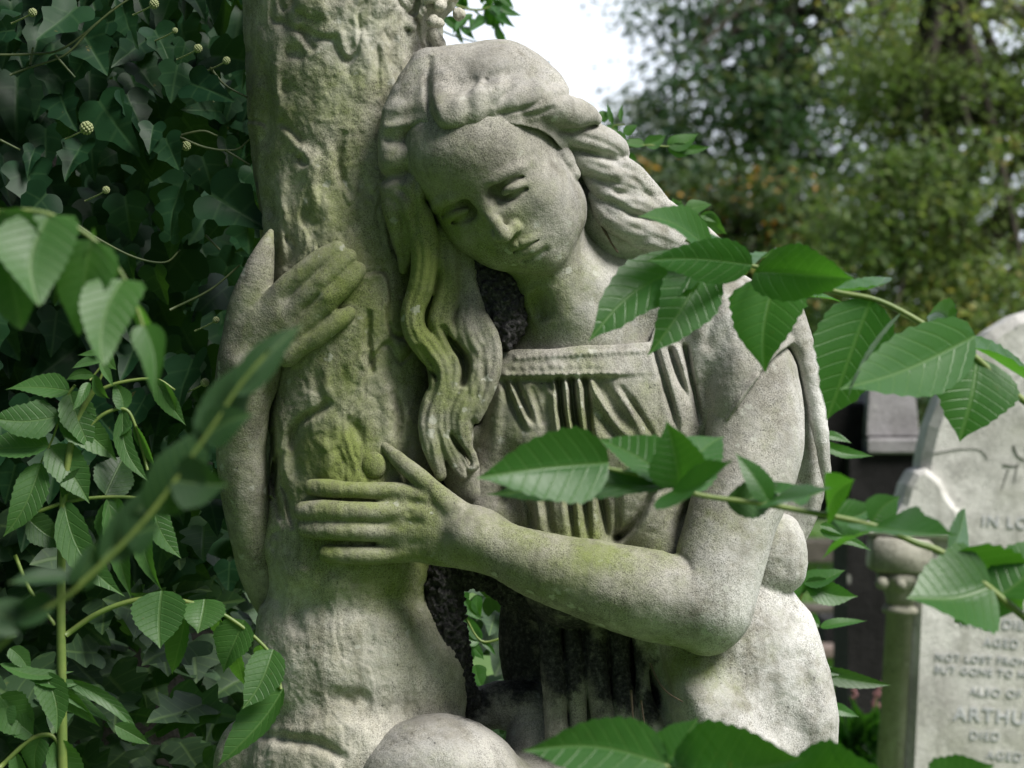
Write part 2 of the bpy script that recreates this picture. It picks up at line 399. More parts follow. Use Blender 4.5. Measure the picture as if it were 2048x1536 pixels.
def carve(name, grid, mat, parent, rough=0.0, rscale=10, seed=1, masks=None):
    v, q = grid.mesh(name)
    me = bpy.data.meshes.new(name)
    d = D0 * (1 - v[:, 2] / F_PX)
    W = np.stack([(v[:, 0] - 1024) / F_PX * d, d, CAMZ - (v[:, 1] - 768) / F_PX * d], 1)
    vol = np.einsum('ij,ij->i', W[q[:4000000,0]] - W[0], np.cross(W[q[:4000000,1]] - W[0], W[q[:4000000,2]] - W[0])).sum()
    if vol < 0: q = q[:, ::-1]
    me.vertices.add(len(W)); me.vertices.foreach_set('co', W.astype(f4).ravel())
    me.loops.add(q.size); me.loops.foreach_set('vertex_index', q.astype(np.int32).ravel())
    me.polygons.add(len(q)); me.polygons.foreach_set('loop_start', np.arange(0, q.size, 4, dtype=np.int32))
    me.update(calc_edges=True); me.validate()
    if rough:
        N = np.empty(len(W) * 3, f4); me.vertices.foreach_get('normal', N); N = N.reshape(-1, 3)
        s = D0 / F_PX * rough
        W2 = W + N * (vnoise(v, rscale, seed, 4) * s)[:, None]
        me.vertices.foreach_set('co', W2.astype(f4).ravel()); me.update()
    for key, bl in (masks or {}).items():
        at_ = me.attributes.new(key, 'FLOAT', 'POINT'); at_.data.foreach_set('value', blobmask(v, bl))
    o = link(name, me, mat, parent)
    return o
# ------------------------------------------------------------------ the stone figure
GH = FAST or 2.2
def rot3(yaw, pitch, roll):
    cy, sy, cp, sp, cr, sr = math.cos(yaw), math.sin(yaw), math.cos(pitch), math.sin(pitch), math.cos(roll), math.sin(roll)
    Rx = np.array([[1, 0, 0], [0, cp, -sp], [0, sp, cp]]); Ry = np.array([[cy, 0, sy], [0, 1, 0], [-sy, 0, cy]])
    Rz = np.array([[cr, -sr, 0], [sr, cr, 0], [0, 0, 1]])
    return Rz @ Ry @ Rx
HR = rot3(R(-18), R(21), R(25)); HC = np.array([981.0, 342.0, 62.0])
HM = np.diag([1, -1, 1.0]) @ HR          # face-local (x right, y up, z out) -> (u, v, w)
def hl(x, y, z): return tuple(HC + HM @ np.array([x, y, z], float))
def build_head(g):
    def sh(p):      # the carver's face: the lower half swings to the viewer's right
        f = .20 if p[0] < 58 else .20 - .13 * min(1, (p[0] - 58) / 40)
        return (p[0] + f * max(0, -p[1]),) + tuple(p[1:])
    E = lambda c, r, k=20, cut=False: g.ell(hl(*sh(c)), r, k, HM, cut)
    Ch = lambda P, k=10, cut=False, flat=1.0: g.chain([hl(*sh(p[:3])) + (p[3],) for p in P], k, flat, cut)
    E((0, 60, -45), (158, 165, 185), 1)
    E((0, -34, 18), (136, 160, 132), 45)
    E((2, -112, 45), (106, 98, 92), 40)
    E((3, -160, 84), (50, 42, 46), 42)
    for s in (-1, 1):
        E((s * 80, -60, 62), (54, 56, 60), 36)          # cheeks
        E((s * 60, -118, 72), (42, 48, 46), 32)
        E((s * 96, -120, 10), (34, 60, 62), 34)          # jaw angle
    E((0, 92, 62), (108, 76, 76), 45)                    # forehead
    for s in (-1, 1):                                    # sockets
        E((s * 64, -4, 158), (45, 26, 40), 18, True)
        E((s * 34, 4, 144), (18, 26, 32), 12, True)
    Ch([(-10, 42, 122, 18), (-10, 10, 130, 14), (-4, -25, 147, 12), (0, -56, 168, 13), (1, -70, 176, 14)], 9)
    Ch([(-19, -74, 156, 11), (0, -72, 166, 13), (19, -74, 156, 11)], 8)
    for s in (-1, 1):
        E((s * 21, -72, 148), (10, 11, 14), 9)
        Ch([(s * 9, -84, 161, 4), (s * 18, -84, 153, 5)], 3, True)
        # brow ridge
        Ch([(s * 16, 26, 132, 9), (s * 45, 36, 134, 11), (s * 85, 30, 117, 10), (s * 114, 12, 86, 8)], 11)
    for s in (-1, 1):                                    # eyeball and lids
        E((s * 64, -6, 97), (33, 26, 29), 5)
        Ch([(s * 32, -14, 116, 4), (s * 46, -5, 128, 7), (s * 64, -2, 132, 8), (s * 82, -7, 124, 7), (s * 100, -18, 104, 5)], 7)
        Ch([(s * 38, -22, 116, 3), (s * 52, -30, 124, 4.5), (s * 68, -32, 124, 5), (s * 84, -28, 115, 4.5), (s * 97, -20, 104, 3)], 7)
        Ch([(s * 34, -17, 121, 7), (s * 46, -20, 129, 7.5), (s * 62, -20, 131, 6.5), (s * 78, -20, 126, 4.5), (s * 94, -20, 112, 3)], 2, True)
        Ch([(s * 30, 4, 120, 9), (s * 44, 14, 126, 7), (s * 62, 16, 130, 5), (s * 84, 9, 119, 4), (s * 102, -6, 102, 3)], 6, True)
        Ch([(s * 25, 26, 130, 6), (s * 27, 8, 122, 9), (s * 31, -8, 119, 9), (s * 42, -20, 127, 6)], 6, True)
    # mouth
    E((3, -118, 112), (50, 42, 38), 24)
    Ch([(-36, -121, 130, 5), (-20, -113, 144, 8), (-5, -109, 154, 8), (3, -112, 154, 6.5), (11, -109, 154, 8), (28, -113, 144, 8), (44, -119, 130, 5)], 8)
    Ch([(-28, -130, 133, 5), (-12, -132, 145, 9.5), (3, -133, 148, 10), (20, -132, 145, 9.5), (36, -130, 133, 5)], 8)
    Ch([(-42, -123, 132, 2), (-22, -121, 147, 2.2), (-6, -120, 155, 2.4), (3, -123, 156, 2.4), (13, -120, 155, 2.2), (30, -121, 147, 2.2), (50, -121, 130, 2.6)], 3, True)
    for s in (-1, 1): E((3 + s * 43, -122, 131), (4, 3, 6), 4, True)
    Ch([(-22, -150, 139, 2.5), (3, -152, 143, 4), (28, -150, 139, 2.5)], 12, True)
    E((4, -172, 108), (30, 24, 24), 26)
    # ear
    E((150, -40, 0), (13, 32, 20), 8)
    E((146, -76, 6), (11, 16, 13), 8)

thing_fig = thing('mourning_woman_statue', 'weathered stone statue of a long haired woman leaning on and hugging a stone tree trunk', 'statue', at(1024, 1536, D0))
# masks: (u, v, radius u, radius v, strength)
MOSS = [(690, 620, 170, 330, .75), (700, 930, 170, 170, .8), (850, 600, 80, 240, 1.0), (880, 470, 60, 90, .9), (900, 800, 80, 180, .6), (800, 1150, 190, 90, .8),
        (1050, 590, 90, 110, .75), (1000, 480, 120, 90, .55), (1150, 900, 200, 300, .45), (1180, 1090, 260, 120, .55), (640, 250, 170, 260, .45),
        (930, 420, 120, 120, .45), (1380, 1330, 90, 60, .6), (820, 1010, 120, 130, .65), (560, 640, 120, 130, .4), (680, 1100, 120, 80, .6), (500, 950, 100, 260, .35)]
CRUST_SHADE = [(1030, 1290, 110, 170, .95), (1010, 1180, 140, 45, 1.0), (1130, 1300, 90, 110, 1.2), (1230, 1330, 80, 120, 1.2), (940, 1400, 60, 60, .9),
         (1080, 1230, 110, 70, .9), (1304, 1410, 26, 60, 1.1)]  # real black crust, plus shade of the recess under the forearm painted in
PALE = [(1400, 560, 260, 230, .7), (1640, 850, 60, 260, 1.0), (1560, 1300, 200, 330, 1.0), (1570, 1130, 70, 80, .9), (1250, 360, 130, 160, .6), (1050, 150, 190, 110, .35),
        (700, 1350, 190, 180, .35), (880, 1500, 200, 90, .5), (1550, 900, 80, 300, .35), (760, 90, 160, 150, .45)]
MASKS = {'moss': MOSS, 'crust_shade': CRUST_SHADE, 'pale': PALE}

# ---- body: head, neck, throat, both arms and hands
def build_body():
    g = Grid((415, 185, -190), (1625, 1325, 250), GH)
    build_head(g)
    g.chain([(1070, 440, 0, 88), (1098, 520, -8, 92), (1140, 600, -20, 100), (1175, 670, -40, 104)], 26)
    g.chain([(1165, 580, -45, 80), (1290, 600, -60, 88), (1420, 640, -60, 85)], 50)
    g.ell((1180, 810, -72), (246, 215, 124), 50)
    # near arm
    g.chain([(1494, 760, -48, 104), (1508, 850, -20, 102), (1500, 930, 10, 98), (1464, 1040, 50, 91), (1438, 1130, 72, 92), (1412, 1208, 84, 94)], 10)
    g.chain([(1412, 1208, 84, 94), (1300, 1190, 104, 92), (1180, 1160, 122, 81), (1080, 1131, 130, 68), (1000, 1099, 128, 57), (945, 1075, 118, 56)], 14)
    g.ell((1412, 1262, 84), (46, 46, 50), 24)                                        # elbow point
    g.chain([(960, 1078, 112, 58), (905, 1068, 96, 66), (850, 1052, 82, 74), (808, 1044, 72, 74)], 26, .5)
    for P in ([(850, 1000, 91, 24.0), (800, 985, 83, 19.0), (759, 982, 85, 17.5), (700, 980, 93, 18.0), (655, 977, 87, 19.0), (624, 975, 77, 16.5)],
              [(850, 1030, 99, 24.0), (800, 1026, 93, 19.0), (755, 1025, 97, 20.5), (700, 1023, 103, 21.5), (640, 1021, 93, 21.5), (608, 1022, 78, 19)],
              [(850, 1066, 93, 24.0), (800, 1066, 89, 20.0), (755, 1064, 93, 20.5), (700, 1061, 98, 21.5), (645, 1059, 88, 20.5), (612, 1056, 74, 18)],
              [(850, 1096, 83, 24.0), (800, 1108, 81, 18.0), (750, 1111, 86, 19), (700, 1110, 91, 18.5), (652, 1107, 83, 16.5)],
              [(915, 1030, 103, 32.0), (865, 980, 95, 21.0), (835, 952, 87, 19.0), (805, 927, 79, 17.0), (782, 906, 70, 14.0), (766, 890, 60, 9.0)]):
        g.chain(P, 7)
    g.chain([(765, 1035, 54, 58), (700, 1030, 50, 56), (640, 1015, 38, 44)], 5, .3)
    g.ell((747, 930, 70), (26, 28, 15), 4)
    # far arm: upper hand laid over the trunk, forearm going down behind
    g.chain([(640, 1290, -170, 40), (560, 1220, -150, 40), (520, 1150, -116, 40), (505, 1080, -86, 44), (488, 980, -56, 48), (482, 880, -36, 52), (486, 790, -12, 57), (498, 730, 4, 60)], 12)
    g.chain([(495, 760, -6, 62), (505, 700, 14, 64), (535, 655, 34, 62), (570, 625, 52, 56)], 14, .55)
    for P in ([(530, 640, 40, 27.5), (562, 585, 62, 22.5), (600, 550, 76, 20.5), (640, 520, 84, 21.5), (674, 498, 86, 17.5)],
              [(560, 660, 50, 27.5), (600, 605, 72, 22.5), (640, 568, 86, 22.5), (672, 536, 92, 21.5), (697, 514, 90, 17.5)],
              [(580, 680, 56, 27.5), (625, 632, 76, 21.5), (660, 595, 88, 22.5), (695, 562, 93, 21.5), (714, 541, 90, 18.5)],
              [(575, 710, 56, 25.5), (615, 684, 72, 19.5), (650, 660, 82, 20.5), (680, 640, 86, 18.5), (697, 628, 84, 14.5)],
              [(475, 700, 4, 34), (490, 630, 14, 38), (508, 575, 24, 36), (522, 525, 28, 26), (534, 485, 20, 14), (541, 464, 12, 7)]):
        g.chain(P, 6)
    g.chain([(590, 640, 56, 50), (640, 585, 66, 46), (680, 548, 72, 34)], 5, .3)
    r = Relief(415, 185, 1625, 1325, 2)
    r.stroke([(1385, 1148), (1368, 1118), (1330, 1100)], 8, -6)
    r.stroke([(1072, 585), (1082, 615), (1092, 640)], 15, -26)
    r.stroke([(1140, 565), (1180, 600), (1230, 620)], 16, -4)
    r.stroke([(1180, 470), (1120, 560), (1105, 590)], 22, 5)
    for a, b in (((590, 560), (560, 600)), ((640, 585), (600, 625)), ((655, 640), (610, 672))): r.stroke([a, b], 5, -3)
    for x in (690, 640): 
        for y in (980, 1022, 1060, 1110):
            for q in (-4, 4): r.stroke([(x + q, y - 12), (x + q + 2, y + 12)], 3.5, -3.2)
            r.dot(x + 1, y, 7, 2)
    for (x, y) in ((796, 984), (792, 1024), (794, 1064), (800, 1104), (640, 560), (652, 592), (668, 624), (640, 690)): r.dot(x, y, 11, 5)
    for (x, y) in ((812, 1004), (808, 1044), (812, 1086)): r.stroke([(x, y), (x + 40, y + 3)], 7, -4)
    for (x, y) in ((622, 974), (606, 1020), (610, 1054), (652, 1107)): r.stroke([(x + 9, y - 8), (x + 12, y), (x + 9, y + 8)], 2.5, -3)
    r.dot(818, 1026, 5, -5); r.stroke([(838, 1095), (842, 1112), (846, 1122)], 4, -3)
    r.noise(.7, 60, 60, 5, 3)
    g.offset(r)
    return g
# ---- hair
LOCKS = []
def lock(g, P, k=8, sub=0, amp=5, wd=5, flat=1.0, rel=None):
    g.chain(P, k, flat)
    if rel is not None and sub:
        Q = catmull(P, 5)
        T = np.gradient(Q[:, :2], axis=0); T /= np.linalg.norm(T, axis=1)[:, None] + 1e-6
        Nn = np.stack([-T[:, 1], T[:, 0]], 1)
        for j in range(sub):
            o = (j + 1) / (sub + 1) * 2 - 1
            L = Q[:, :2] + Nn * (Q[:, 3] * o * .95)[:, None]
            rel.stroke([tuple(p) for p in L[::3]] + [tuple(L[-1])], wd, -amp * 1.15, n=3)
def build_hair():
    g = Grid((735, 60, -150), (1470, 1060, 260), GH)
    r = Relief(735, 60, 1470, 1060, 1.6)
    # skull cap
    g.ell((990, 256, 40), (154, 178, 172), 1)
    g.ell((902, 243, 40), (104, 152, 160), 22)
    g.ell((886, 268, 40), (112, 165, 150), 12)
    g.chain([(1010, 165, 110, 74), (1060, 200, 96, 70), (1100, 250, 60, 56)], 40)
    # open the face
    P = [(848, 300), (876, 268), (905, 270), (935, 264), (962, 256), (1000, 248), (1040, 250), (1078, 260), (1106, 276), (1122, 296), (1136, 322), (1150, 350), (1165, 420), (1150, 560), (1060, 640), (900, 560), (840, 420), (838, 350)]
    m = Grid(g.lo, g.lo + g.h * (g.n - 1), g.h)
    U, V, W = g.axes(); d = polydist(P, U, V)
    for j, ww in enumerate(W):
        if ww > 30: g.F[:, :, j] = -smin(-g.F[:, :, j], d, 5) if False else np.maximum(g.F[:, :, j], -d)
    L = lambda P, k=8, sub=0, amp=4, wd=5, flat=1.0: lock(g, P, k, sub, amp, wd, flat, r)
    # front roll
    L([(886, 205, 170, 37), (902, 226, 196, 39), (932, 228, 200, 34), (968, 210, 192, 34), (1015, 198, 180, 37), (1070, 205, 160, 42), (1125, 220, 130, 38), (1165, 230, 104, 28), (1190, 238, 92, 14)], 14)
    for (ua, va, ub, vb, wf, q) in ((905, 250, 930, 185, 222, 22), (945, 250, 968, 160, 226, 20), (980, 236, 1008, 150, 216, 18), (1014, 234, 1042, 156, 208, 18), (1052, 240, 1086, 160, 192, 19), (1092, 252, 1126, 178, 166, 18)):
        L([(ua, va, wf - 24, q * .6), (ua + (ub - ua) * .3, va + (vb - va) * .3, wf - 8, q), (ua + (ub - ua) * .7, va + (vb - va) * .7, wf - 12, q * .9), (ub, vb, wf - 52, q * .5)], 12)
    L([(1085, 238, 120, 14), (1130, 262, 92, 26), (1180, 276, 70, 34), (1222, 292, 50, 30), (1246, 308, 36, 14)], 6, 1, 3)
    L([(1120, 290, 60, 18), (1160, 312, 60, 30), (1200, 330, 52, 36), (1245, 350, 36, 38), (1285, 380, 20, 30), (1315, 405, 0, 22)], 3)
    L([(1180, 345, 40, 20), (1215, 372, 40, 34), (1262, 402, 30, 38), (1310, 425, 8, 36), (1350, 450, -14, 34), (1400, 480, -30, 32), (1440, 515, -50, 26)], 3, 1, 2, 6)
    L([(1190, 392, 34, 16), (1222, 430, 36, 30), (1275, 458, 26, 36), (1330, 480, 4, 36), (1390, 510, -20, 30)], 3, 1, 2, 5)
    L([(1182, 388, 20, 14), (1208, 440, 12, 24), (1255, 478, 6, 24), (1300, 498, 0, 14)], 3)
    L([(1140, 222, 20, 30), (1175, 270, -10, 36), (1210, 335, -30, 42), (1270, 405, -50, 45)], 20)
    L([(1150, 360, -20, 36), (1195, 440, -30, 46), (1260, 500, -50, 50), (1330, 530, -60, 46)], 20)
    # left side, falling beside the face
    L([(862, 140, 80, 46), (822, 205, 96, 50), (803, 268, 104, 46), (800, 318, 104, 42), (802, 370, 98, 42), (802, 420, 88, 36), (808, 465, 76, 28), (810, 505, 66, 18), (806, 540, 56, 8)], 14)
    L([(832, 300, 130, 22), (828, 345, 130, 26), (822, 400, 120, 28), (838, 440, 108, 30), (850, 490, 100, 30), (850, 540, 96, 28), (842, 580, 92, 27), (828, 622, 90, 26), (832, 662, 90, 26), (858, 700, 90, 26), (880, 735, 88, 24), (878, 775, 84, 22), (862, 815, 80, 22), (858, 860, 78, 22), (868, 905, 76, 20), (880, 950, 72, 14)], 6, 2, 3, 4)
    L([(880, 470, 70, 26), (892, 530, 72, 28), (890, 590, 76, 28), (878, 640, 80, 26), (892, 680, 82, 22), (905, 720, 84, 16), (900, 760, 84, 14)], 6, 1, 3, 4)
    L([(930, 560, 44, 26), (940, 620, 56, 30), (935, 665, 66, 30), (958, 705, 74, 26), (960, 745, 76, 26), (940, 790, 78, 26), (920, 835, 78, 26), (925, 880, 74, 22), (945, 930, 66, 14)], 6, 2, 3, 4)
    L([(905, 700, 70, 18), (905, 760, 76, 20), (888, 810, 78, 20), (888, 860, 78, 20), (905, 910, 72, 16), (925, 950, 66, 10)], 5, 1, 3, 4)
    L([(960, 640, 66, 20), (982, 680, 74, 20), (985, 725, 76, 20), (972, 770, 78, 22), (952, 820, 78, 20), (940, 850, 76, 16)], 6, 1, 3, 4)
    L([(895, 460, 40, 40), (915, 540, 30, 42), (935, 600, 24, 40), (950, 680, 30, 40), (930, 780, 34, 46), (905, 880, 28, 44), (930, 960, 14, 40), (960, 1000, 10, 30)], 12)
    g.chain([(880, 560, 12, 44), (890, 660, 20, 48), (905, 760, 24, 50), (900, 850, 24, 48)], 8)
    # carved detail
    S = r.stroke
    S([(862, 112), (855, 153), (857, 202), (868, 245), (880, 262)], 8, -13)
    S([(878, 190), (873, 235), (900, 262)], 14, 5)
    S([(880, 262), (905, 266), (935, 260)], 7, -7)
    S([(974, 156), (966, 176)], 6, -7)
    S([(900, 190), (925, 172), (960, 160), (1000, 150), (1040, 140), (1090, 150)], 10, -6)
    S([(905, 210), (940, 190), (985, 175)], 9, 4)
    S([(992, 230), (1030, 222), (1065, 212), (1085, 196)], 5, -7); S([(1040, 232), (1075, 228), (1110, 214)], 5, -5)
    S([(985, 215), (1010, 190), (1040, 170), (1060, 150)], 7, -5); S([(1080, 200), (1092, 175), (1110, 160)], 7, -4); S([(1105, 195), (1140, 190), (1160, 200)], 6, -5)
    S([(920, 90), (960, 130), (1030, 135), (1100, 150), (1150, 190)], 16, 2.5)
    S([(870, 120), (900, 140), (930, 200)], 9, -3)
    S([(768, 276), (800, 282), (830, 266), (852, 252)], 11, -19); S([(770, 240), (800, 232), (845, 222)], 10, -5)
    S([(765, 255), (790, 252), (820, 244)], 7, 4)
    S([(756, 354), (790, 352), (822, 340), (846, 322)], 11, -17); S([(760, 318), (790, 318), (830, 300)], 10, 5)
    S([(790, 210), (820, 180), (850, 150)], 9, -4); S([(775, 230), (800, 190), (830, 160), (850, 140)], 6, -3)
    S([(775, 390), (800, 420), (808, 480), (812, 530)], 6, -6); S([(795, 375), (822, 400), (830, 440)], 7, -7); S([(765, 400), (780, 450), (795, 510)], 7, 4)
    S([(838, 340), (828, 380), (832, 430), (828, 480)], 5, -6)
    S([(1115, 262), (1150, 262), (1195, 250)], 6, -10); S([(1140, 300), (1180, 306), (1225, 322), (1250, 318)], 6, -9)
    S([(1150, 250), (1180, 262)], 6, 3); S([(1165, 345), (1200, 360), (1240, 370)], 7, -6); S([(1195, 360), (1240, 385), (1290, 395)], 6, -6)
    S([(1215, 395), (1260, 425), (1310, 445)], 6, -7); S([(1290, 380), (1330, 420), (1380, 455)], 6, -4); S([(1240, 345), (1275, 365), (1310, 410)], 6, -4)
    S([(1210, 300), (1235, 330), (1270, 345)], 7, -5)
    S([(883, 650), (905, 690), (926, 716), (932, 742), (924, 775)], 7, -24); S([(898, 866), (918, 892), (936, 915), (942, 935)], 5, -18)
    S([(946, 838), (950, 855), (952, 872)], 5, -10); S([(860, 740), (875, 760)], 4, -6)
    S([(832, 690), (850, 712), (868, 735), (872, 770), (858, 810), (846, 850)], 5, -8)
    S([(880, 540), (868, 590), (850, 640), (858, 672)], 6, -5); S([(868, 560), (858, 590)], 6, 3)
    S([(965, 690), (962, 720), (966, 760)], 5, -6)
    rng = random.Random(4)
    for i in range(46):      # fine tooling of the strands
        u = rng.uniform(840, 970); v0 = rng.uniform(480, 900); ph = rng.uniform(-.5, .5)
        S([(u + 12 * math.sin((v0 + t) / 38 + ph), v0 + t) for t in (0, 20, 40, 60)], 3.2, -rng.uniform(1, 3), n=2)
    for k in range(9):
        v0 = 165 + 38 * k + (9, -7, 4, -12, 10, 0, -9, 6, 2)[k]; S([(766, v0 + 14), (792, v0 - 8), (818, v0 + 4), (846, v0 - 26)], 9, -(3, 6, 2, 5, 1, 6, 2, 4, 2)[k])
    for k in range(10):
        v0 = 300 + 24 * k; S([(1165 + 8 * k, v0), (1205 + 9 * k, v0 + 14), (1240 + 10 * k, v0 + 10), (1285 + 9 * k, v0 + 32)], 8, -2 - 2 * (k % 2))
    r.noise(.8, 46, 46, 8, 3)
    g.offset(r)
    return g
# ---- dress
def build_dress():
    g = Grid((680, 540, -240), (1690, 1640, 210), GH)
    r = Relief(680, 540, 1690, 1640, 2)
    g.ell((1180, 830, -54), (264, 250, 146), 1)
    g.chain([(1100, 900, -20, 105), (1120, 1030, -10, 110), (1150, 1150, -20, 110)], 40)
    g.chain([(975, 880, -30, 52), (975, 980, -14, 62), (1000, 1060, -14, 66)], 30)
    g.chain([(1250, 900, -10, 95), (1300, 1030, -20, 90), (1320, 1180, -40, 90)], 40)
    g.chain([(1330, 570, -80, 78), (1440, 640, -60, 104), (1488, 740, -40, 112), (1496, 800, -30, 110)], 40)
    g.clip2d([(1000, 702), (1100, 700), (1300, 684), (1330, 600), (1330, 520), (1700, 500), (1700, 640), (1620, 660), (1560, 700), (1515, 748), (1480, 800), (1440, 862), (1432, 900), (1405, 960), (1385, 1060), (1400, 1300),
              (1400, 1700), (660, 1700), (660, 1380), (900, 1300), (900, 1040), (905, 960), (930, 880), (975, 800), (1000, 740)], rnd=6)
    # cape hanging behind the arm and the rounded sleeve end
    g.chain([(1480, 640, -120, 80), (1540, 760, -130, 95), (1560, 880, -135, 92), (1565, 980, -135, 84), (1545, 1060, -130, 70)], 20, .6)
    g.chain([(1575, 630, -70, 34), (1608, 700, -60, 24), (1628, 780, -55, 20), (1640, 860, -58, 17), (1650, 930, -66, 12), (1656, 975, -75, 8)], 8, 1.5)
    g.chain([(1470, 1148, -56, 36), (1560, 1150, -56, 36), (1577, 1140, -56, 35), (1578, 1090, -60, 34), (1568, 1064, -66, 34)], 6, n=3)
    g.ell((1534, 1104, -58), (72, 80, 52), 22)
    # skirt
    g.ell((1478, 1520, -90), (196, 405, 150), 8)
    g.chain([(1590, 1250, -60, 30), (1620, 1350, -40, 38), (1630, 1460, -30, 42), (1628, 1600, -30, 44)], 40)
    g.chain([(1360, 1280, 0, 40), (1400, 1380, 40, 46), (1470, 1500, 60, 60), (1500, 1640, 60, 70)], 50)
    for i, (u0, u1, rr) in enumerate(((1100, 1118, 26), (1145, 1160, 22), (1190, 1208, 26), (1238, 1262, 24), (1282, 1318, 22))):
        g.chain([(u0 - 10, 1180, -56, rr - 3), (u0, 1260, -40, rr - 3), (u0 + 8, 1380, -16, rr - 2), (u1, 1500, 4, rr + 1), (u1 + 6, 1640, 14, rr + 4)], 2)
    g.chain([(1150, 1150, -130, 80), (1190, 1300, -130, 100), (1220, 1640, -130, 120)], 10)
    g.ell((1085, 1270, -190), (88, 190, 70), 16)
    g.chain([(1300, 1180, -90, 60), (1330, 1300, -70, 52), (1360, 1420, -40, 50)], 12)
    g.ell((1190, 960, -100), (230, 230, 60), 10)
    g.chain([(990, 1170, -120, 26), (1060, 1190, -110, 44), (1140, 1220, -100, 46)], 16)
    g.chain([(960, 1420, -120, 44), (1010, 1410, -120, 50), (1070, 1440, -110, 60), (1080, 1560, -70, 80)], 20)
    # knee
    g.ell((880, 1606, 40), (184, 180, 160), 8)
    g.chain([(900, 1640, 0, 150), (1060, 1660, -30, 140)], 20)
    S = r.stroke
    # yoke with two rows of beads
    S([(1004, 758), (1060, 757), (1120, 757), (1180, 755), (1236, 752)], 60, 7, side=-1, taper=False)
    S([(1006, 707), (1100, 706), (1180, 703), (1300, 696)], 4, 3); S([(1008, 762), (1100, 762), (1236, 757)], 4, -6)
    for i in range(18):
        r.dot(1012 + i * 13, 750 - i * .15, 5, 9)
    for i in range(22):
        r.dot(1034 + i * 12.2, 716 - i * .7, 4.6, 7)
    for i in range(10):
        r.dot(1030 + i * 19, 734 - i * .5 + (i % 2) * 3, 5.5, 5)
    Gv = [(-13, 6, [(1011, 768), (1026, 811), (1052, 868)]), (-14, 6, [(1030, 768), (1049, 811), (1068, 850)]), (-10, 12, [(1083, 767), (1088, 805), (1099, 870), (1100, 960)]),
          (-12, 5, [(1100, 764), (1108, 790)]), (-26, 7, [(1118, 762), (1123, 820), (1131, 878), (1136, 960), (1146, 1060), (1150, 1100)]),
          (-26, 7, [(1143, 762), (1149, 828), (1158, 875), (1165, 966), (1174, 1050), (1178, 1100)]), (-20, 6, [(1170, 760), (1175, 805), (1181, 881), (1199, 981), (1211, 1050), (1214, 1090)]),
          (-14, 13, [(1200, 764), (1225, 811), (1262, 866)]), (-14, 11, [(1181, 800), (1222, 862), (1258, 900)]), (9, 7, [(1183, 765), (1195, 792), (1228, 843), (1268, 889)]),
          (9, 8, [(1108, 768), (1112, 830), (1118, 890), (1124, 980), (1132, 1080)]), (10, 8, [(1131, 765), (1136, 830), (1145, 890), (1152, 980), (1160, 1080)]), (10, 7, [(1157, 763), (1162, 820), (1170, 890), (1184, 980), (1194, 1080)]),
          (8, 8, [(1021, 770), (1040, 815), (1062, 860)]), (5, 10, [(1060, 768), (1075, 820), (1085, 880)]),
          (-15, 6, [(1310, 700), (1328, 764), (1350, 840), (1358, 880)]), (-14, 6, [(1339, 700), (1360, 758), (1382, 808)]), (-14, 6, [(1371, 696), (1383, 764), (1396, 826), (1400, 850)]),
          (6, 9, [(1325, 702), (1345, 770), (1372, 850)]), (6, 7, [(1356, 700), (1372, 750), (1390, 815)]),
          (-15, 22, [(1456, 640), (1432, 720), (1408, 805), (1400, 880), (1390, 940)]), (8, 18, [(1405, 620), (1400, 680), (1398, 760)]), (7, 26, [(1500, 640), (1480, 720), (1450, 800)]),
          (-10, 10, [(968, 800), (960, 864), (942, 950)]), (9, 9, [(1002, 773), (990, 864), (985, 960)]), (-8, 22, [(1030, 880), (1030, 960), (1020, 1040)]), (5, 20, [(1070, 900), (1070, 1000), (1080, 1050)]),
          (-16, 8, [(1307, 978), (1266, 1050), (1226, 1084)]), (-14, 9, [(1375, 1004), (1357, 1048), (1352, 1090)]), (7, 12, [(1320, 990), (1290, 1045), (1260, 1090)]), (5, 14, [(1255, 960), (1240, 1020), (1225, 1060)]),
          (5, 5, [(1515, 752), (1480, 800), (1442, 865), (1434, 900)])]
    for a, wd, P in Gv: S(P, wd, a * (1.8 if wd < 9 else 1.4), taper='end' if P[0][1] < 775 and P[0][1] > 690 else True)
    for a, wd, P in ((-12, 6, [(1050, 990), (1060, 1030), (1062, 1060)]), (-12, 7, [(1090, 985), (1098, 1030), (1104, 1070)]), (9, 7, [(1070, 980), (1078, 1030), (1080, 1066)]), (-10, 6, [(1235, 985), (1236, 1040), (1232, 1080)]),
                     (-10, 6, [(1238, 770), (1280, 830), (1310, 880)]), (6, 8, [(1230, 775), (1265, 830), (1290, 880)]), (-9, 5, [(1062, 770), (1072, 800), (1086, 850)]), (-9, 9, [(1410, 700), (1420, 650), (1440, 600)]), (-8, 10, [(1470, 690), (1490, 640), (1500, 590)]),
                     (-14, 8, [(1030, 900), (1015, 960), (1000, 1010)]), (-9, 6, [(1290, 900), (1300, 930), (1290, 970)])): S(P, wd, a * 1.4)
    # skirt surface
    for a, wd, P in ((-8, 26, [(1640, 1360), (1600, 1420), (1610, 1520)]), (11, 22, [(1560, 1240), (1600, 1340), (1640, 1460)]), (-9, 14, [(1600, 1300), (1618, 1380), (1640, 1440)]), (-7, 30, [(1500, 1330), (1540, 1400), (1560, 1500)]),
                     (7, 18, [(1560, 1330), (1580, 1400), (1590, 1440)]), (-6, 20, [(1400, 1340), (1440, 1420), (1440, 1500)]), (6, 30, [(1350, 1360), (1400, 1440), (1420, 1520)]),
                     (-12, 10, [(1300, 1330), (1318, 1400), (1350, 1470)]), (-4, 5, [(1330, 1360), (1352, 1396), (1366, 1404)])): S(P, wd, a)
    r.noise(2.2, 80, 100, 15, 5)
    g.offset(r, -110, 60)
    return g
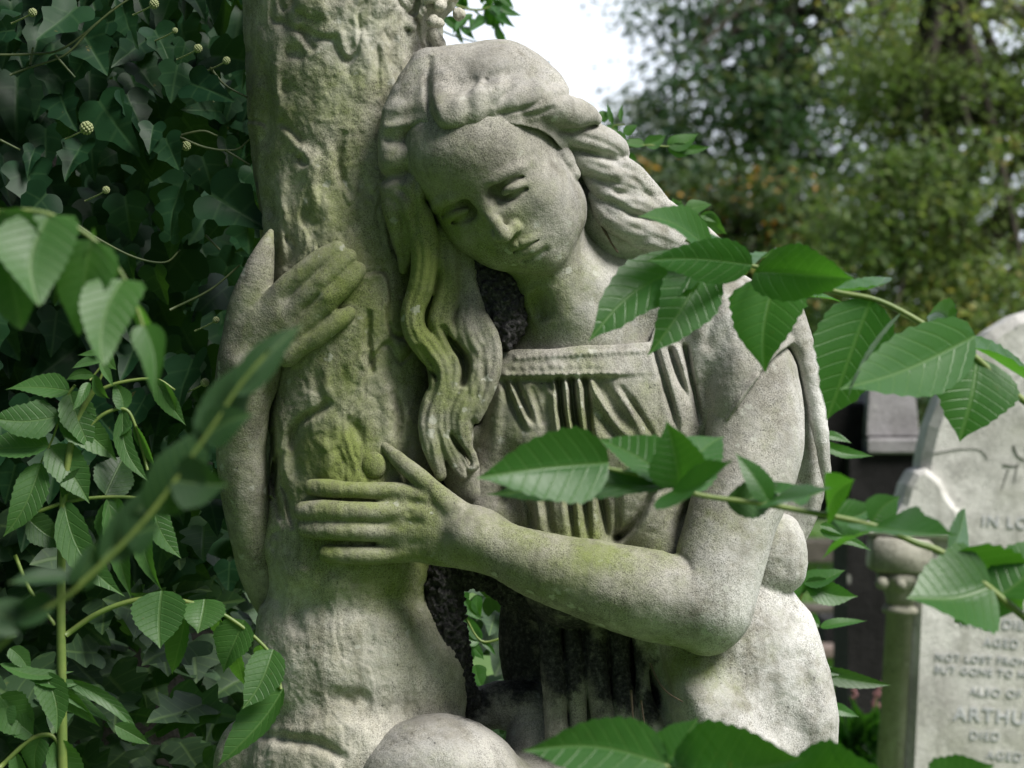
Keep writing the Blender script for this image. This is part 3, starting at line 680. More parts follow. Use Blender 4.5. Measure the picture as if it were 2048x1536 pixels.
# ---- tree trunk
def build_trunk():
    g = Grid((400, -420, -360), (1010, 1640, 130), GH)
    r = Relief(400, -420, 1010, 1640, 2)
    g.chain([(690, -520, -150, 215), (690, -160, -146, 212), (686, 60, -140, 200), (690, 250, -146, 195), (694, 400, -126, 180), (702, 600, -92, 170), (706, 800, -90, 172), (704, 980, -90, 170), (700, 1100, -90, 170)], 1, n=4)
    g.chain([(800, 560, -110, 60), (820, 800, -110, 62), (820, 960, -110, 60)], 30)
    g.chain([(600, 650, -210, 90), (610, 900, -210, 100), (600, 1150, -200, 110)], 10)
    g.ell((690, 1330, -90), (198, 225, 160), 26)
    g.ell((700, 1560, -70), (215, 190, 175), 24)
    g.ell((545, 1540, -150), (120, 130, 110), 16)
    g.ell((850, 1400, -80), (90, 140, 90), 30)
    g.ell((845, -70, -60), (88, 120, 90), 30)
    # carved leaves and blossom at the top
    g.ell((652, -5, 46), (66, 46, 22), 4)
    g.ell((762, -2, 34), (26, 50, 24), 4, rot3(0, 0, .35))
    g.ell((735, -20, 44), (22, 40, 16), 4)
    rng = random.Random(7)
    for i in range(26):
        u, v = rng.uniform(815, 925), rng.uniform(-40, 58)
        if u + v * .9 > 950: continue
        g.ell((u, v, 10 + rng.uniform(-12, 18) - abs(u - 860) * .3), (rng.uniform(8, 15), rng.uniform(8, 15), 14), 3)
    for i in range(9):
        g.ell((rng.uniform(815, 900), rng.uniform(0, 70), 20), (7, 7, 16), 3, cut=True)
    g.chain([(868, 70, -30, 14), (880, 100, -40, 12), (850, 140, -30, 14)], 6)
    r.crease(10, 100, 150, 31, .10); r.crease(6, 46, 170, 58, .13); r.crease(2, 40, 70, 47, .12)
    vv = -420 + 2 * np.arange(r.H.shape[1]); r.H *= np.clip((1180 - vv) / 120, .22, 1)[None, :].astype(f4); r.noise(2.6, 90, 130, 21, 3); r.noise(1.0, 16, 40, 22, 2)
    S = r.stroke
    for a, wd, P in ((-9, 8, [(600, 50), (620, 90), (632, 100)]), (5, 14, [(585, 40), (600, 80), (640, 110)]), (5, 9, [(722, 60), (726, 90), (745, 150), (720, 200)]), (-6, 7, [(712, 85), (700, 120), (692, 150)]),
                     (-9, 8, [(560, 240), (590, 270), (604, 290)]), (8, 10, [(575, 260), (604, 300), (612, 330), (590, 345)]), (-10, 7, [(598, 310), (606, 325), (612, 332)]),
                     (-8, 9, [(535, 380), (545, 420), (560, 440)]), (7, 10, [(570, 340), (560, 400), (575, 455)]), (-7, 10, [(600, 420), (625, 450), (650, 440)]), (6, 14, [(640, 380), (660, 430), (640, 470)]),
                     (-12, 7, [(738, 620), (736, 680), (745, 750)]), (-9, 9, [(630, 740), (645, 790), (680, 830), (715, 860), (722, 900)]), (7, 9, [(640, 760), (665, 815), (700, 850)]),
                     (-12, 8, [(580, 900), (595, 850), (640, 820), (660, 800)]), (-9, 9, [(600, 960), (590, 900), (605, 850)]), (8, 14, [(640, 880), (660, 920), (640, 950)]),
                     (-8, 6, [(790, 780), (800, 830), (798, 880)]), (6, 9, [(770, 760), (775, 830), (790, 900)]), (-7, 8, [(545, 860), (552, 930), (575, 1000), (585, 1060)]), (8, 10, [(560, 800), (560, 900), (570, 980)]),
                     (-10, 12, [(600, 1210), (590, 1240), (600, 1270)]), (8, 30, [(560, 1160), (620, 1150), (700, 1180)]), (-7, 22, [(560, 1200), (540, 1300), (560, 1380)]), (-6, 16, [(680, 1330), (720, 1290), (760, 1300)]),
                     (-7, 12, [(650, 1400), (700, 1390), (740, 1400)]), (-13, 10, [(520, 1470), (580, 1480), (640, 1490), (690, 1520)]), (9, 30, [(600, 1440), (680, 1450), (740, 1440)]), (-6, 8, [(690, 1395), (710, 1410)]),
                     (6, 24, [(800, 1220), (830, 1330), (860, 1400)]), (-5, 14, [(640, 1170), (660, 1140), (665, 1125)]), (-8, 14, [(495, 1200), (505, 1290), (500, 1370)]), (9, 10, [(560, 60), (548, 160), (560, 240)]), (-9, 9, [(530, 120), (540, 220), (530, 300)]), (8, 12, [(640, 300), (622, 360), (640, 420)]), (-7, 8, [(690, 260), (676, 330), (700, 390)]), (-8, 8, [(570, 470), (590, 500), (575, 540)]), (-9, 7, [(560, 900), (548, 960), (560, 1040)])): S(P, wd, a * 1.6)
    g.offset(r, -180, 60)
    return g

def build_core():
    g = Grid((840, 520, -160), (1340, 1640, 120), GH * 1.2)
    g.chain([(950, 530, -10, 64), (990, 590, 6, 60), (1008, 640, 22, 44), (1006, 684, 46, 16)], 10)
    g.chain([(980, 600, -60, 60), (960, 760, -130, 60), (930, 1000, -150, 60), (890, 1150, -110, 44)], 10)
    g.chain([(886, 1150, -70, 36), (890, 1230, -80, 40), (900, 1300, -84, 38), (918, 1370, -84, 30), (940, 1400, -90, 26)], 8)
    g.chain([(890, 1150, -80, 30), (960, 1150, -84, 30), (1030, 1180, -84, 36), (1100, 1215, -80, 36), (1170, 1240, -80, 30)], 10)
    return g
def build_figure():
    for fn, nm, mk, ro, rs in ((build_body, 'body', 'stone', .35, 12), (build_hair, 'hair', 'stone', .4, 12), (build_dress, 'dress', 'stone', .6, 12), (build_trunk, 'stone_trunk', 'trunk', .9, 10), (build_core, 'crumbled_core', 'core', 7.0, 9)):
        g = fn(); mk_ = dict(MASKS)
        if nm != 'dress': mk_['crust_shade'] = []
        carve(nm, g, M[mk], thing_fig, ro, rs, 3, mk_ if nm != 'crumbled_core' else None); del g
build_figure()
# ------------------------------------------------------------------ leaves and plants
def leafgrid(kind, nt=18, ns=8):
    """half-width profile w(t) in 0..1 and outline data for one blade"""
    t = np.linspace(0, 1, nt + 1)
    if kind == 'ash':
        w = np.sin(np.pi * t ** .72) ** .85 * (1 - .25 * t)
        w8 = np.sin(np.pi * .8 ** .72) ** .85 * (1 - .25 * .8)
        w = np.where(t > .8, w8 * (.82 * ((1 - t) / .2) ** 1.7 + .18 * ((1 - t) / .2) ** .6), w)
    elif kind == 'lance':
        w = np.sin(np.pi * t ** .8) ** 1.1
    else:
        w = np.sin(np.pi * t ** .55) ** .7 * (1 - .2 * t)
    w[0] = .02; w[-1] = 0.0
    return t, w / w.max()
def blade(B, T, width, face, roll=0, droop=.12, fold=.35, kind='ash', nt=22, ns=10, rib=.007, serr=.035, rng=random, curl=0.0, nv=9, twist=1.0):
    B, T = Vector(B), Vector(T); ax = T - B; L = ax.length; ax.normalize()
    n = Vector(face) - ax * Vector(face).dot(ax); n.normalize()
    n = Matrix.Rotation(R(roll), 3, ax) @ n
    s = ax.cross(n)
    t, w = leafgrid(kind, nt)
    V = []; UV = []
    ph = rng.random() * 6; tw = R(rng.uniform(-42, 42)) * twist; n0, s0 = n, s; wob = [rng.uniform(-.05, .05) for _ in range(5)]; bnd = rng.uniform(-.10, .14) * twist
    for i, (ti, wi) in enumerate(zip(t, w)):
        m_ = Matrix.Rotation(tw * (ti - .25), 3, ax); n, s = m_ @ n0, m_ @ s0; wi = wi * (1 + wob[0] * math.sin(9 * ti + ph) + wob[1] * math.sin(17 * ti))
        sb = s0 * (L * bnd * math.sin(math.pi * ti))
        for j in range(ns + 1):
            x = j / ns * 2 - 1
            ed = abs(x)
            sx = x * wi * width / 2
            if ed > .99 and 0 < i < nt: sx *= 1 + (serr if i % 2 else -serr)
            z = -abs(x) * wi * width / 2 * fold * -1
            z += -L * droop * (ti ** 2)
            z += math.sin(ti * 5 + ph) * L * .018 + curl * wi * width * x * x * .4
            z += rib * L * (math.cos(2 * math.pi * (ti * nv - abs(x) ** 1.2 * nv * .28)) * min(1, ed * 3) * wi) * .55
            p = B + ax * (ti * L) + s * sx + n * z + sb
            V.append(p); UV.append((x * .5 * max(wi, .02) + .5, ti))
    Fc = [(i * (ns + 1) + j, i * (ns + 1) + j + 1, (i + 1) * (ns + 1) + j + 1, (i + 1) * (ns + 1) + j) for i in range(nt) for j in range(ns)]
    return V, Fc, UV
def ivyblade(B, T, width, face, roll=0, rng=random, droop=.1, fold=.2, lobes=1.0):
    """five-cornered ivy blade as rings around the midrib foot"""
    B, T = Vector(B), Vector(T); ax = T - B; L = ax.length; ax.normalize()
    n = Vector(face) - ax * Vector(face).dot(ax); n.normalize(); n = Matrix.Rotation(R(roll), 3, ax) @ n; s = ax.cross(n)
    k = lobes
    half = [(0, -.02), (.16, -.13), (.34, -.10), (.49, .06), (.50 - .02 * k, .16), (.40 - .04 * k, .30), (.40 + .05 * k, .44), (.36, .52), (.26 - .03 * k, .62), (.17, .76), (.08, .90), (0, 1.0)]
    half = [tuple(p[:2]) for p in catmull([(x, y, 0) for x, y in half], 2)]
    out = [(x, y) for x, y in half] + [(-x, y) for x, y in half[-2:0:-1]]
    c = (0, .25); V = []; UV = []; Fc = []
    rings = (0, .35, .7, 1.0); N = len(out); a1, a2 = rng.uniform(-.3, .3), rng.uniform(0, 6)
    for r in rings:
        for (x, y) in (out if r else [(0, 0)]):
            X = (c[0] + (x - c[0]) * r) if r else 0; Y = (c[1] + (y - c[1]) * r) if r else c[1]
            z = fold * abs(X) * width - droop * L * Y * Y + .03 * L * math.sin(4 * X + 5 * Y + a2) + a1 * X * Y * width
            V.append(B + s * (X * width) + ax * (Y * L) + n * z); UV.append((X * .8 + .5, max(0, Y)))
    for j in range(N): Fc.append((0, 1 + j, 1 + (j + 1) % N))
    for q in range(2):
        o = 1 + q * N
        for j in range(N): Fc.append((o + j, o + N + j, o + N + (j + 1) % N, o + (j + 1) % N))
    return V, Fc, UV
def mesh_from(name, parts, tone=None):
    V = []; Fc = []; UV = []; tn = []
    for k, p in enumerate(parts):
        o = len(V); V += [tuple(q) for q in p[0]]; Fc += [tuple(i + o for i in f) for f in p[1]]
        UV += p[2]; tn += [tone[k] if tone else random.random()] * len(p[0])
    me = bpy.data.meshes.new(name); me.from_pydata(V, [], Fc); me.update()
    ul = me.uv_layers.new(name='UVMap'); idx = np.empty(len(me.loops), np.int32); me.loops.foreach_get('vertex_index', idx)
    ul.data.foreach_set('uv', np.array(UV, f4)[idx].ravel())
    a = me.attributes.new('tone', 'FLOAT', 'POINT'); a.data.foreach_set('value', np.array(tn, f4))
    return me
def tube(P, r0, r1, seg=7, n=5):
    P = [Vector(p) for p in P]; Q = catmull([tuple(p) for p in P], n) if len(P) > 1 else P
    V = []; Fc = []; UV = []
    Q = [Vector(q) for q in Q]; m = len(Q)
    for i, q in enumerate(Q):
        d = (Q[min(i + 1, m - 1)] - Q[max(i - 1, 0)]).normalized()
        a = d.cross(Vector((0, 1, .13))).normalized(); b = d.cross(a)
        r = r0 + (r1 - r0) * i / (m - 1)
        for k in range(seg):
            th = 2 * math.pi * k / seg
            V.append(q + a * math.cos(th) * r + b * math.sin(th) * r); UV.append((.2, .5))
    for i in range(m - 1):
        for k in range(seg):
            Fc.append((i * seg + k, i * seg + (k + 1) % seg, (i + 1) * seg + (k + 1) % seg, (i + 1) * seg + k))
    Fc.append(tuple(range(seg))); Fc.append(tuple((m - 1) * seg + k for k in reversed(range(seg))))
    return V, Fc, UV
CAMV = Vector((0, -1, 0))
def plant(name, label, cat, stems, leaves, mat, group=None, kind='ash', stem_mat='stem', seed=1, part='leaflet', rib=.007):
    """stems: (points (u, v, d), r0 px, r1 px); leaves: (u0, v0, d0, u1, v1, d1, width px, roll, opts)"""
    rng = random.Random(seed)
    p0 = at(*stems[0][0][0]); root = thing(name, label, cat, p0, group)
    for P, r0, r1 in stems:
        d = P[0][2] / F_PX; link('stem', mesh_from('stem', [tube([at(*q) for q in P], r0 * d, r1 * d)]), M[stem_mat], root)
    for L in leaves:
        u0, v0, d0, u1, v1, d1, wd, roll = L[:8]; o = L[8] if len(L) > 8 else {}
        kw = dict(droop=o.get('droop', rng.uniform(.02, .12)), fold=o.get('fold', .3), kind=o.get('kind', kind), rng=rng, curl=o.get('curl', rng.uniform(-.2, .2)), rib=rib)
        nf = 2
        pr = blade(at(u0, v0, d0), at(u1, v1, d1), wd * (d0 + d1) / 2 / F_PX, CAMV + Vector((0, 0, .35)), roll, **kw)
        link(part, mesh_from(part, [pr], [rng.random()]), M[o.get('mat', mat)], root)
    return root
def compound(u0, v0, d0, path, n, ln, wd, spread=60, rng=None, terminal=True, jitter=8, roll=0, dd=.02):
    """leaflets in pairs along a stalk path [(u, v)...]: returns leaf tuples"""
    rng = rng or random.Random(3); P = catmull([(a, b, 0) for a, b in path], 8); out = []
    for k in range(n):
        f = (k + .6) / (n + (.2 if terminal else 0)); i = min(int(f * (len(P) - 1)), len(P) - 2)
        q = P[i]; t = P[i + 1] - P[i]; a = math.atan2(t[1], t[0])
        for s in (-1, 1):
            th = a + s * R(spread + rng.uniform(-jitter, jitter)); l = ln * (.75 + .25 * math.sin(f * 3)) * rng.uniform(.85, 1.1)
            out.append((q[0], q[1], d0, q[0] + l * math.cos(th), q[1] + l * math.sin(th), d0 + rng.uniform(-dd, dd), wd * rng.uniform(.85, 1.1), roll + rng.uniform(-25, 25)))
    if terminal:
        t = P[-1] - P[-3]; a = math.atan2(t[1], t[0]); out.append((P[-1][0], P[-1][1], d0, P[-1][0] + ln * math.cos(a), P[-1][1] + ln * math.sin(a), d0 - dd, wd, roll))
    return out
# ---- branch reaching in from the right, upper one
d = 1.95
plant('leafy_branch', 'upper leafy green branch reaching in from the right across the statue shoulder', 'branch',
    [([(2900, 1250, d), (2500, 1090, d), (2120, 850, d), (2040, 795, d), (1940, 705, d), (1860, 655, d), (1760, 602, d), (1660, 580, d), (1540, 540, d), (1430, 517, d)], 9, 4),
     ([(1430, 517, d), (1400, 495, d), (1370, 480, d)], 4, 3)],
    [(1425, 500, d, 1287, 420, d - .05, 88, 10), (1372, 470, d, 1470, 480, d + .05, 60, -35), (1408, 520, d, 1184, 676, d - .04, 128, 12), (1418, 520, d, 1308, 706, d - .04, 122, -8),
     (1500, 528, d, 1300, 522, d - .10, 92, -48), (1510, 530, d, 1585, 488, d + .1, 70, -50), (1512, 548, d, 1702, 558, d - .12, 118, 22), (1556, 548, d, 1522, 740, d - .02, 150, 14),
     (1650, 580, d, 1772, 545, d + .08, 74, -38), (1600, 590, d + .2, 1690, 606, d + .25, 40, -40), (1742, 598, d, 1655, 842, d, 158, 6), (1800, 628, d - .02, 1690, 768, d - .16, 10, 0, {'mat': 'shade'}),
     (1945, 672, d - .03, 1688, 764, d - .14, 150, -18), (1955, 712, d, 1920, 878, d - .02, 175, -10), (1940, 700, d, 2090, 740, d + .1, 120, -35), (1900, 680, d, 1830, 620, d + .1, 70, -40)],
    'leaf', 'branches reaching in from the right', seed=5, rib=.011)
# ---- lower one
d = 1.75
plant('leafy_branch', 'middle leafy green branch crossing in front of the stone forearm and dress', 'branch',
    [([(2900, 1650, d), (2500, 1500, d), (2140, 1310, d), (2050, 1235, d), (1900, 1115, d), (1830, 1085, d), (1745, 1050, d), (1540, 1010, d), (1400, 990, d), (1300, 955, d), (1180, 930, d)], 10, 4)],
    [(1215, 925, d, 960, 953, d - .06, 148, -24), (1320, 965, d, 965, 980, d + .02, 80, 28, {'mat': 'shade'}), (1340, 968, d, 1195, 868, d + .03, 112, 20), (1345, 968, d, 1140, 985, d + .05, 109, 30, {'mat': 'shade'}),
     (1360, 975, d, 1335, 845, d - .02, 112, -15), (1372, 980, d, 1450, 870, d + .06, 109, 10), (1345, 985, d - .02, 1460, 915, d - .1, 134, -38), (1540, 1005, d, 1476, 902, d, 53, 0),
     (1450, 1000, d, 1580, 960, d + .04, 78, 35, {'mat': 'shade'}), (1545, 1005, d, 1672, 962, d - .08, 112, -42), (1655, 1025, d, 1690, 965, d - .05, 97, -35), (1600, 1015, d, 1500, 950, d + .05, 85, 40),
     (1742, 1048, d, 1800, 992, d, 70, 20), (1650, 1030, d, 1760, 1010, d + .04, 73, 20), (1748, 1048, d, 1912, 1060, d - .1, 148, -34), (1895, 1112, d, 2056, 1235, d + .04, 183, 30), (1890, 1100, d, 1960, 1010, d + .1, 97, 40),
     (1985, 1172, d, 1815, 1190, d - .03, 201, 10), (2000, 1190, d, 2120, 1060, d + .02, 146, -25), (1760, 1050, d, 1640, 1110, d + .1, 73, 40), (1900, 1115, d, 1880, 1180, d + .1, 61, 40)],
    'leaf', 'branches reaching in from the right', seed=8)
# ---- bottom one
d = 1.7
plant('leafy_branch', 'lowest leafy branch along the bottom edge in front of the stone skirt', 'branch',
    [([(2900, 1800, d), (2500, 1710, d), (2200, 1640, d), (1900, 1600, d), (1600, 1570, d), (1440, 1548, d), (1320, 1530, d), (1250, 1500, d)], 9, 5)],
    [(1345, 1530, d, 1024, 1488, d - .06, 135, -6, {'droop': -.1}), (1300, 1500, d, 1120, 1600, d + .04, 150, 10, {'mat': 'young'}), (1330, 1530, d, 1400, 1440, d, 110, 10), (1345, 1540, d, 1618, 1518, d - .04, 185, -5, {'droop': -.12}),
     (1560, 1568, d, 1830, 1560, d - .05, 190, -4, {'droop': -.12}), (1860, 1600, d, 1990, 1530, d, 120, 0), (1330, 1530, d, 1400, 1640, d, 120, 0)],
    'leaf', 'branches reaching in from the right', seed=12, rib=.017)
# ---- blurred arching spray at the left edge
d = 1.5
plant('ash_spray', 'blurred arching spray of hanging green leaflets at the left edge', 'branch',
    [([(-90, 450, d), (0, 425, d), (95, 428, d), (190, 482, d), (250, 560, d), (285, 650, d), (300, 700, d)], 6, 3)],
    [(-30, 425, d, 42, 660, d, 180, 4), (15, 425, d, 5, 560, d + .05, 120, 20), (100, 430, d, 78, 612, d - .03, 165, -6), (60, 428, d, 110, 560, d + .06, 110, 25), (112, 432, d, 160, 520, d + .05, 60, 35), (185, 480, d, 152, 672, d, 140, 8), (195, 490, d, 120, 590, d + .06, 80, 30), (248, 560, d, 213, 726, d - .03, 120, -6),
     (240, 545, d, 190, 620, d + .05, 60, 30), (288, 650, d, 302, 786, d - .02, 66, 10), (262, 600, d, 312, 710, d + .04, 34, 40)],
    'young', 'leaf sprays in front of the ivy', kind='broad', seed=21, rib=.001)
# ---- dark diagonal spray very near the lens
d = 1.32
plant('ash_spray', 'very blurred dark diagonal leaf spray pointing up at the statue wrist', 'branch',
    [([(-120, 1420, d), (0, 1290, d), (90, 1220, d), (160, 1170, d), (290, 1040, d), (400, 890, d), (480, 770, d), (540, 700, d)], 8, 3)],
    [(470, 790, d, 606, 642, d + .02, 65, 19), (400, 890, d, 520, 700, d + .03, 95, 33, {'droop': .02}), (405, 880, d, 508, 828, d, 77, 16), (300, 1030, d, 420, 850, d, 119, 36, {'droop': .02}), (340, 960, d, 455, 972, d, 104, 16), (250, 1080, d, 322, 1050, d, 89, 12),
     (200, 1120, d, 330, 960, d + .02, 89, 39), (150, 1180, d, 190, 1080, d, 59, 33), (160, 1165, d, 15, 1165, d - .02, 49, 36), (110, 1210, d, 0, 1230, d, 75, 16), (60, 1250, d, -40, 1200, d, 89, 16)],
    'nearshade', 'leaf sprays in front of the ivy', seed=25, rib=.002)
# ---- sapling at the left
d = 2.3
rg = random.Random(31)
st = [([(126, 1640, d), (124, 1400, d), (122, 1200, d), (126, 1020, d), (140, 900, d), (165, 820, d), (195, 770, d)], 11, 6),
      ([(150, 770, d), (130, 800, d), (108, 870, d), (82, 925, d)], 3, 2), ([(195, 770, d), (215, 720, d), (180, 760, d)], 3, 2), ([(188, 785, d), (240, 765, d), (310, 758, d), (350, 780, d)], 4, 2),
      ([(165, 870, d), (205, 830, d), (248, 818, d), (270, 850, d), (295, 940, d)], 4, 3), ([(55, 1032, d), (130, 1005, d), (210, 994, d), (290, 998, d), (310, 1015, d)], 4, 3),
      ([(132, 1270, d), (190, 1230, d), (255, 1204, d), (320, 1196, d), (400, 1210, d), (452, 1232, d), (510, 1275, d), (548, 1320, d), (562, 1378, d)], 6, 3),
      ([(30, 1110, d), (60, 1180, d), (110, 1250, d)], 4, 4), ([(0, 1535, d), (60, 1480, d), (100, 1470, d), (120, 1490, d)], 5, 4)]
lv = compound(0, 0, d, [(150, 770), (130, 800), (108, 870), (82, 925)], 3, 165, 72, 66, rg, roll=6)
lv += compound(0, 0, d - .02, [(215, 690), (200, 725), (178, 765)], 3, 62, 22, 55, rg)
lv += [(310, 758, d, 372, 850, d, 40, 20), (320, 760, d, 350, 830, d, 26, 40), (245, 818, d, 300, 965, d - .02, 42, 15), (248, 820, d, 225, 765, d, 40, 10), (262, 840, d, 225, 880, d, 52, 30), (268, 850, d, 305, 940, d, 30, 50),
       (130, 1005, d, 248, 1190, d - .03, 72, 8), (215, 995, d, 262, 1200, d, 50, -20), (235, 995, d, 230, 1120, d, 66, 20), (300, 1005, d, 314, 1183, d - .02, 48, 10), (305, 1008, d, 366, 1116, d, 54, -8), (210, 990, d, 250, 905, d + .02, 86, 20, {'mat': 'shade'}),
       (55, 1035, d, 142, 1090, d, 62, 12, {'mat': 'shade'}), (130, 1000, d, 180, 930, d, 60, 40, {'mat': 'shade'}),
       (325, 1182, d, 320, 1296, d - .02, 112, 6), (370, 1215, d, 334, 1352, d + .02, 70, 30), (410, 1198, d, 396, 1264, d - .02, 96, 10), (430, 1225, d, 470, 1300, d + .03, 40, 50), (488, 1240, d, 440, 1345, d, 88, 12), (470, 1290, d, 478, 1382, d + .04, 46, 30), (548, 1300, d, 488, 1414, d - .03, 82, 10), (520, 1290, d, 540, 1330, d + .04, 30, 40), (566, 1376, d, 432, 1530, d - .02, 92, 32)]
lv += [(0, 1330, d, 148, 1340, d, 34, -35), (20, 1296, d, 60, 1345, d, 40, 0), (50, 1350, d, 170, 1362, d, 30, -30), (90, 1345, d, 112, 1465, d - .02, 66, 10), (0, 1390, d, 70, 1470, d, 90, 14), (60, 1345, d, 235, 1440, d, 34, -10), (130, 1360, d, 290, 1480, d, 30, 10), (100, 1370, d, 195, 1460, d, 40, 20),
       (80, 1475, d, 70, 1560, d, 56, 4), (110, 1480, d, 180, 1580, d, 70, 10), (65, 1470, d, 0, 1440, d, 50, -10), (30, 1505, d, 45, 1580, d, 34, 10), (230, 1450, d, 300, 1490, d, 34, 10), (0, 1440, d, 30, 1400, d, 60, 10)]
plant('ash_sapling', 'upright green sapling with a yellow green stem and paired leaflets at the lower left', 'sapling', st, lv, 'young', seed=33)
# ---- small plants behind the statue
d = 3.4
plant('elder_sprig', 'small bright green sprig behind the statue hair on the right', 'plant', [([(1150, 330, d), (1230, 300, d), (1290, 291, d), (1330, 293, d), (1380, 292, d)], 3, 2), ([(1230, 300, d), (1225, 255, d), (1250, 250, d)], 2, 1.5)],
    [(1290, 290, d, 1240, 280, d, 26, 20), (1290, 290, d, 1332, 270, d, 30, 10), (1335, 292, d, 1396, 262, d, 40, 0), (1335, 292, d, 1425, 296, d, 22, 20), (1335, 294, d, 1386, 306, d, 18, 20), (1225, 250, d, 1215, 205, d, 12, 0, {'kind': 'lance'}), (1243, 245, d, 1246, 208, d, 10, 0, {'kind': 'lance'}), (1235, 262, d, 1210, 250, d, 18, 0), (1248, 268, d, 1275, 250, d, 22, 0), (1250, 270, d, 1220, 285, d, 30, 0), (1200, 240, d, 1222, 225, d, 26, 0), (1250, 310, d, 1275, 322, d, 18, 20)], 'young', seed=3)
plant('elder_sprig', 'little green sprig rising behind the statue shoulder', 'plant', [([(1330, 500, d), (1350, 440, d), (1370, 422, d), (1400, 430, d)], 3, 2)],
    [(1370, 422, d, 1424, 408, d, 34, 0), (1360, 430, d, 1345, 395, d, 26, 0), (1400, 430, d, 1446, 448, d, 22, 10), (1410, 430, d, 1452, 470, d, 34, 20), (1350, 440, d, 1362, 400, d, 30, 10)], 'young', seed=4)
d = 3.3
plant('elder_sprig', 'grey green sprigs beside the statue skirt in front of the grass', 'plant', [([(1590, 1300, d), (1600, 1200, d), (1620, 1168, d)], 4, 2), ([(1600, 1300, d), (1640, 1250, d)], 3, 2), ([(1560, 1400, d), (1640, 1345, d)], 3, 2)],
    [(1605, 1165, d, 1690, 1135, d, 46, -20, {'mat': 'leaf'}), (1610, 1165, d, 1718, 1192, d, 52, 10), (1615, 1170, d, 1695, 1196, d + .02, 26, 20, {'mat': 'shade'}), (1600, 1160, d, 1590, 1200, d, 40, 0, {'mat': 'leaf'}), (1640, 1250, d, 1600, 1235, d, 26, 0), (1640, 1255, d, 1735, 1238, d, 24, -20), (1600, 1265, d, 1650, 1310, d, 34, 0, {'mat': 'leaf'}),
     (1630, 1345, d, 1785, 1372, d, 36, 10, {'mat': 'shade'}), (1600, 1330, d, 1700, 1345, d, 26, 0, {'mat': 'leaf'}), (1650, 1410, d, 1720, 1432, d, 26, 0), (1640, 1060, d, 1745, 1100, d, 26, 10), (1640, 1050, d, 1700, 1075, d, 20, 0), (1640, 885, d, 1750, 908, d, 26, 10), (1640, 870, d, 1705, 885, d, 20, 0)], 'leaf', seed=6)
d = 3.9
rg = random.Random(77); lv = []
for i in range(34):
    a = rg.uniform(0, 6.28); u = rg.uniform(860, 1010); v = rg.uniform(-30, 95 - (u - 860) * .35)
    lv.append((u, v, d, u + 34 * math.cos(a), v + 30 + 12 * math.sin(a), d + rg.uniform(-.1, .1), 22, rg.uniform(-40, 40)))
lv += [(1035, 100, d, 1068, 112, d, 20, 0), (985, 0, d, 1048, 30, d, 24, 0), (1085, 130, d, 1100, 122, d, 10, 0)]
plant('hanging_foliage', 'small dark green leaves hanging against the sky behind the top of the stone trunk', 'branch', [([(700, -60, d), (850, -10, d), (950, 20, d), (1010, 0, d)], 4, 2), ([(850, -10, d), (880, 60, d), (1040, 105, d)], 3, 1)], lv, 'leaf', seed=9)
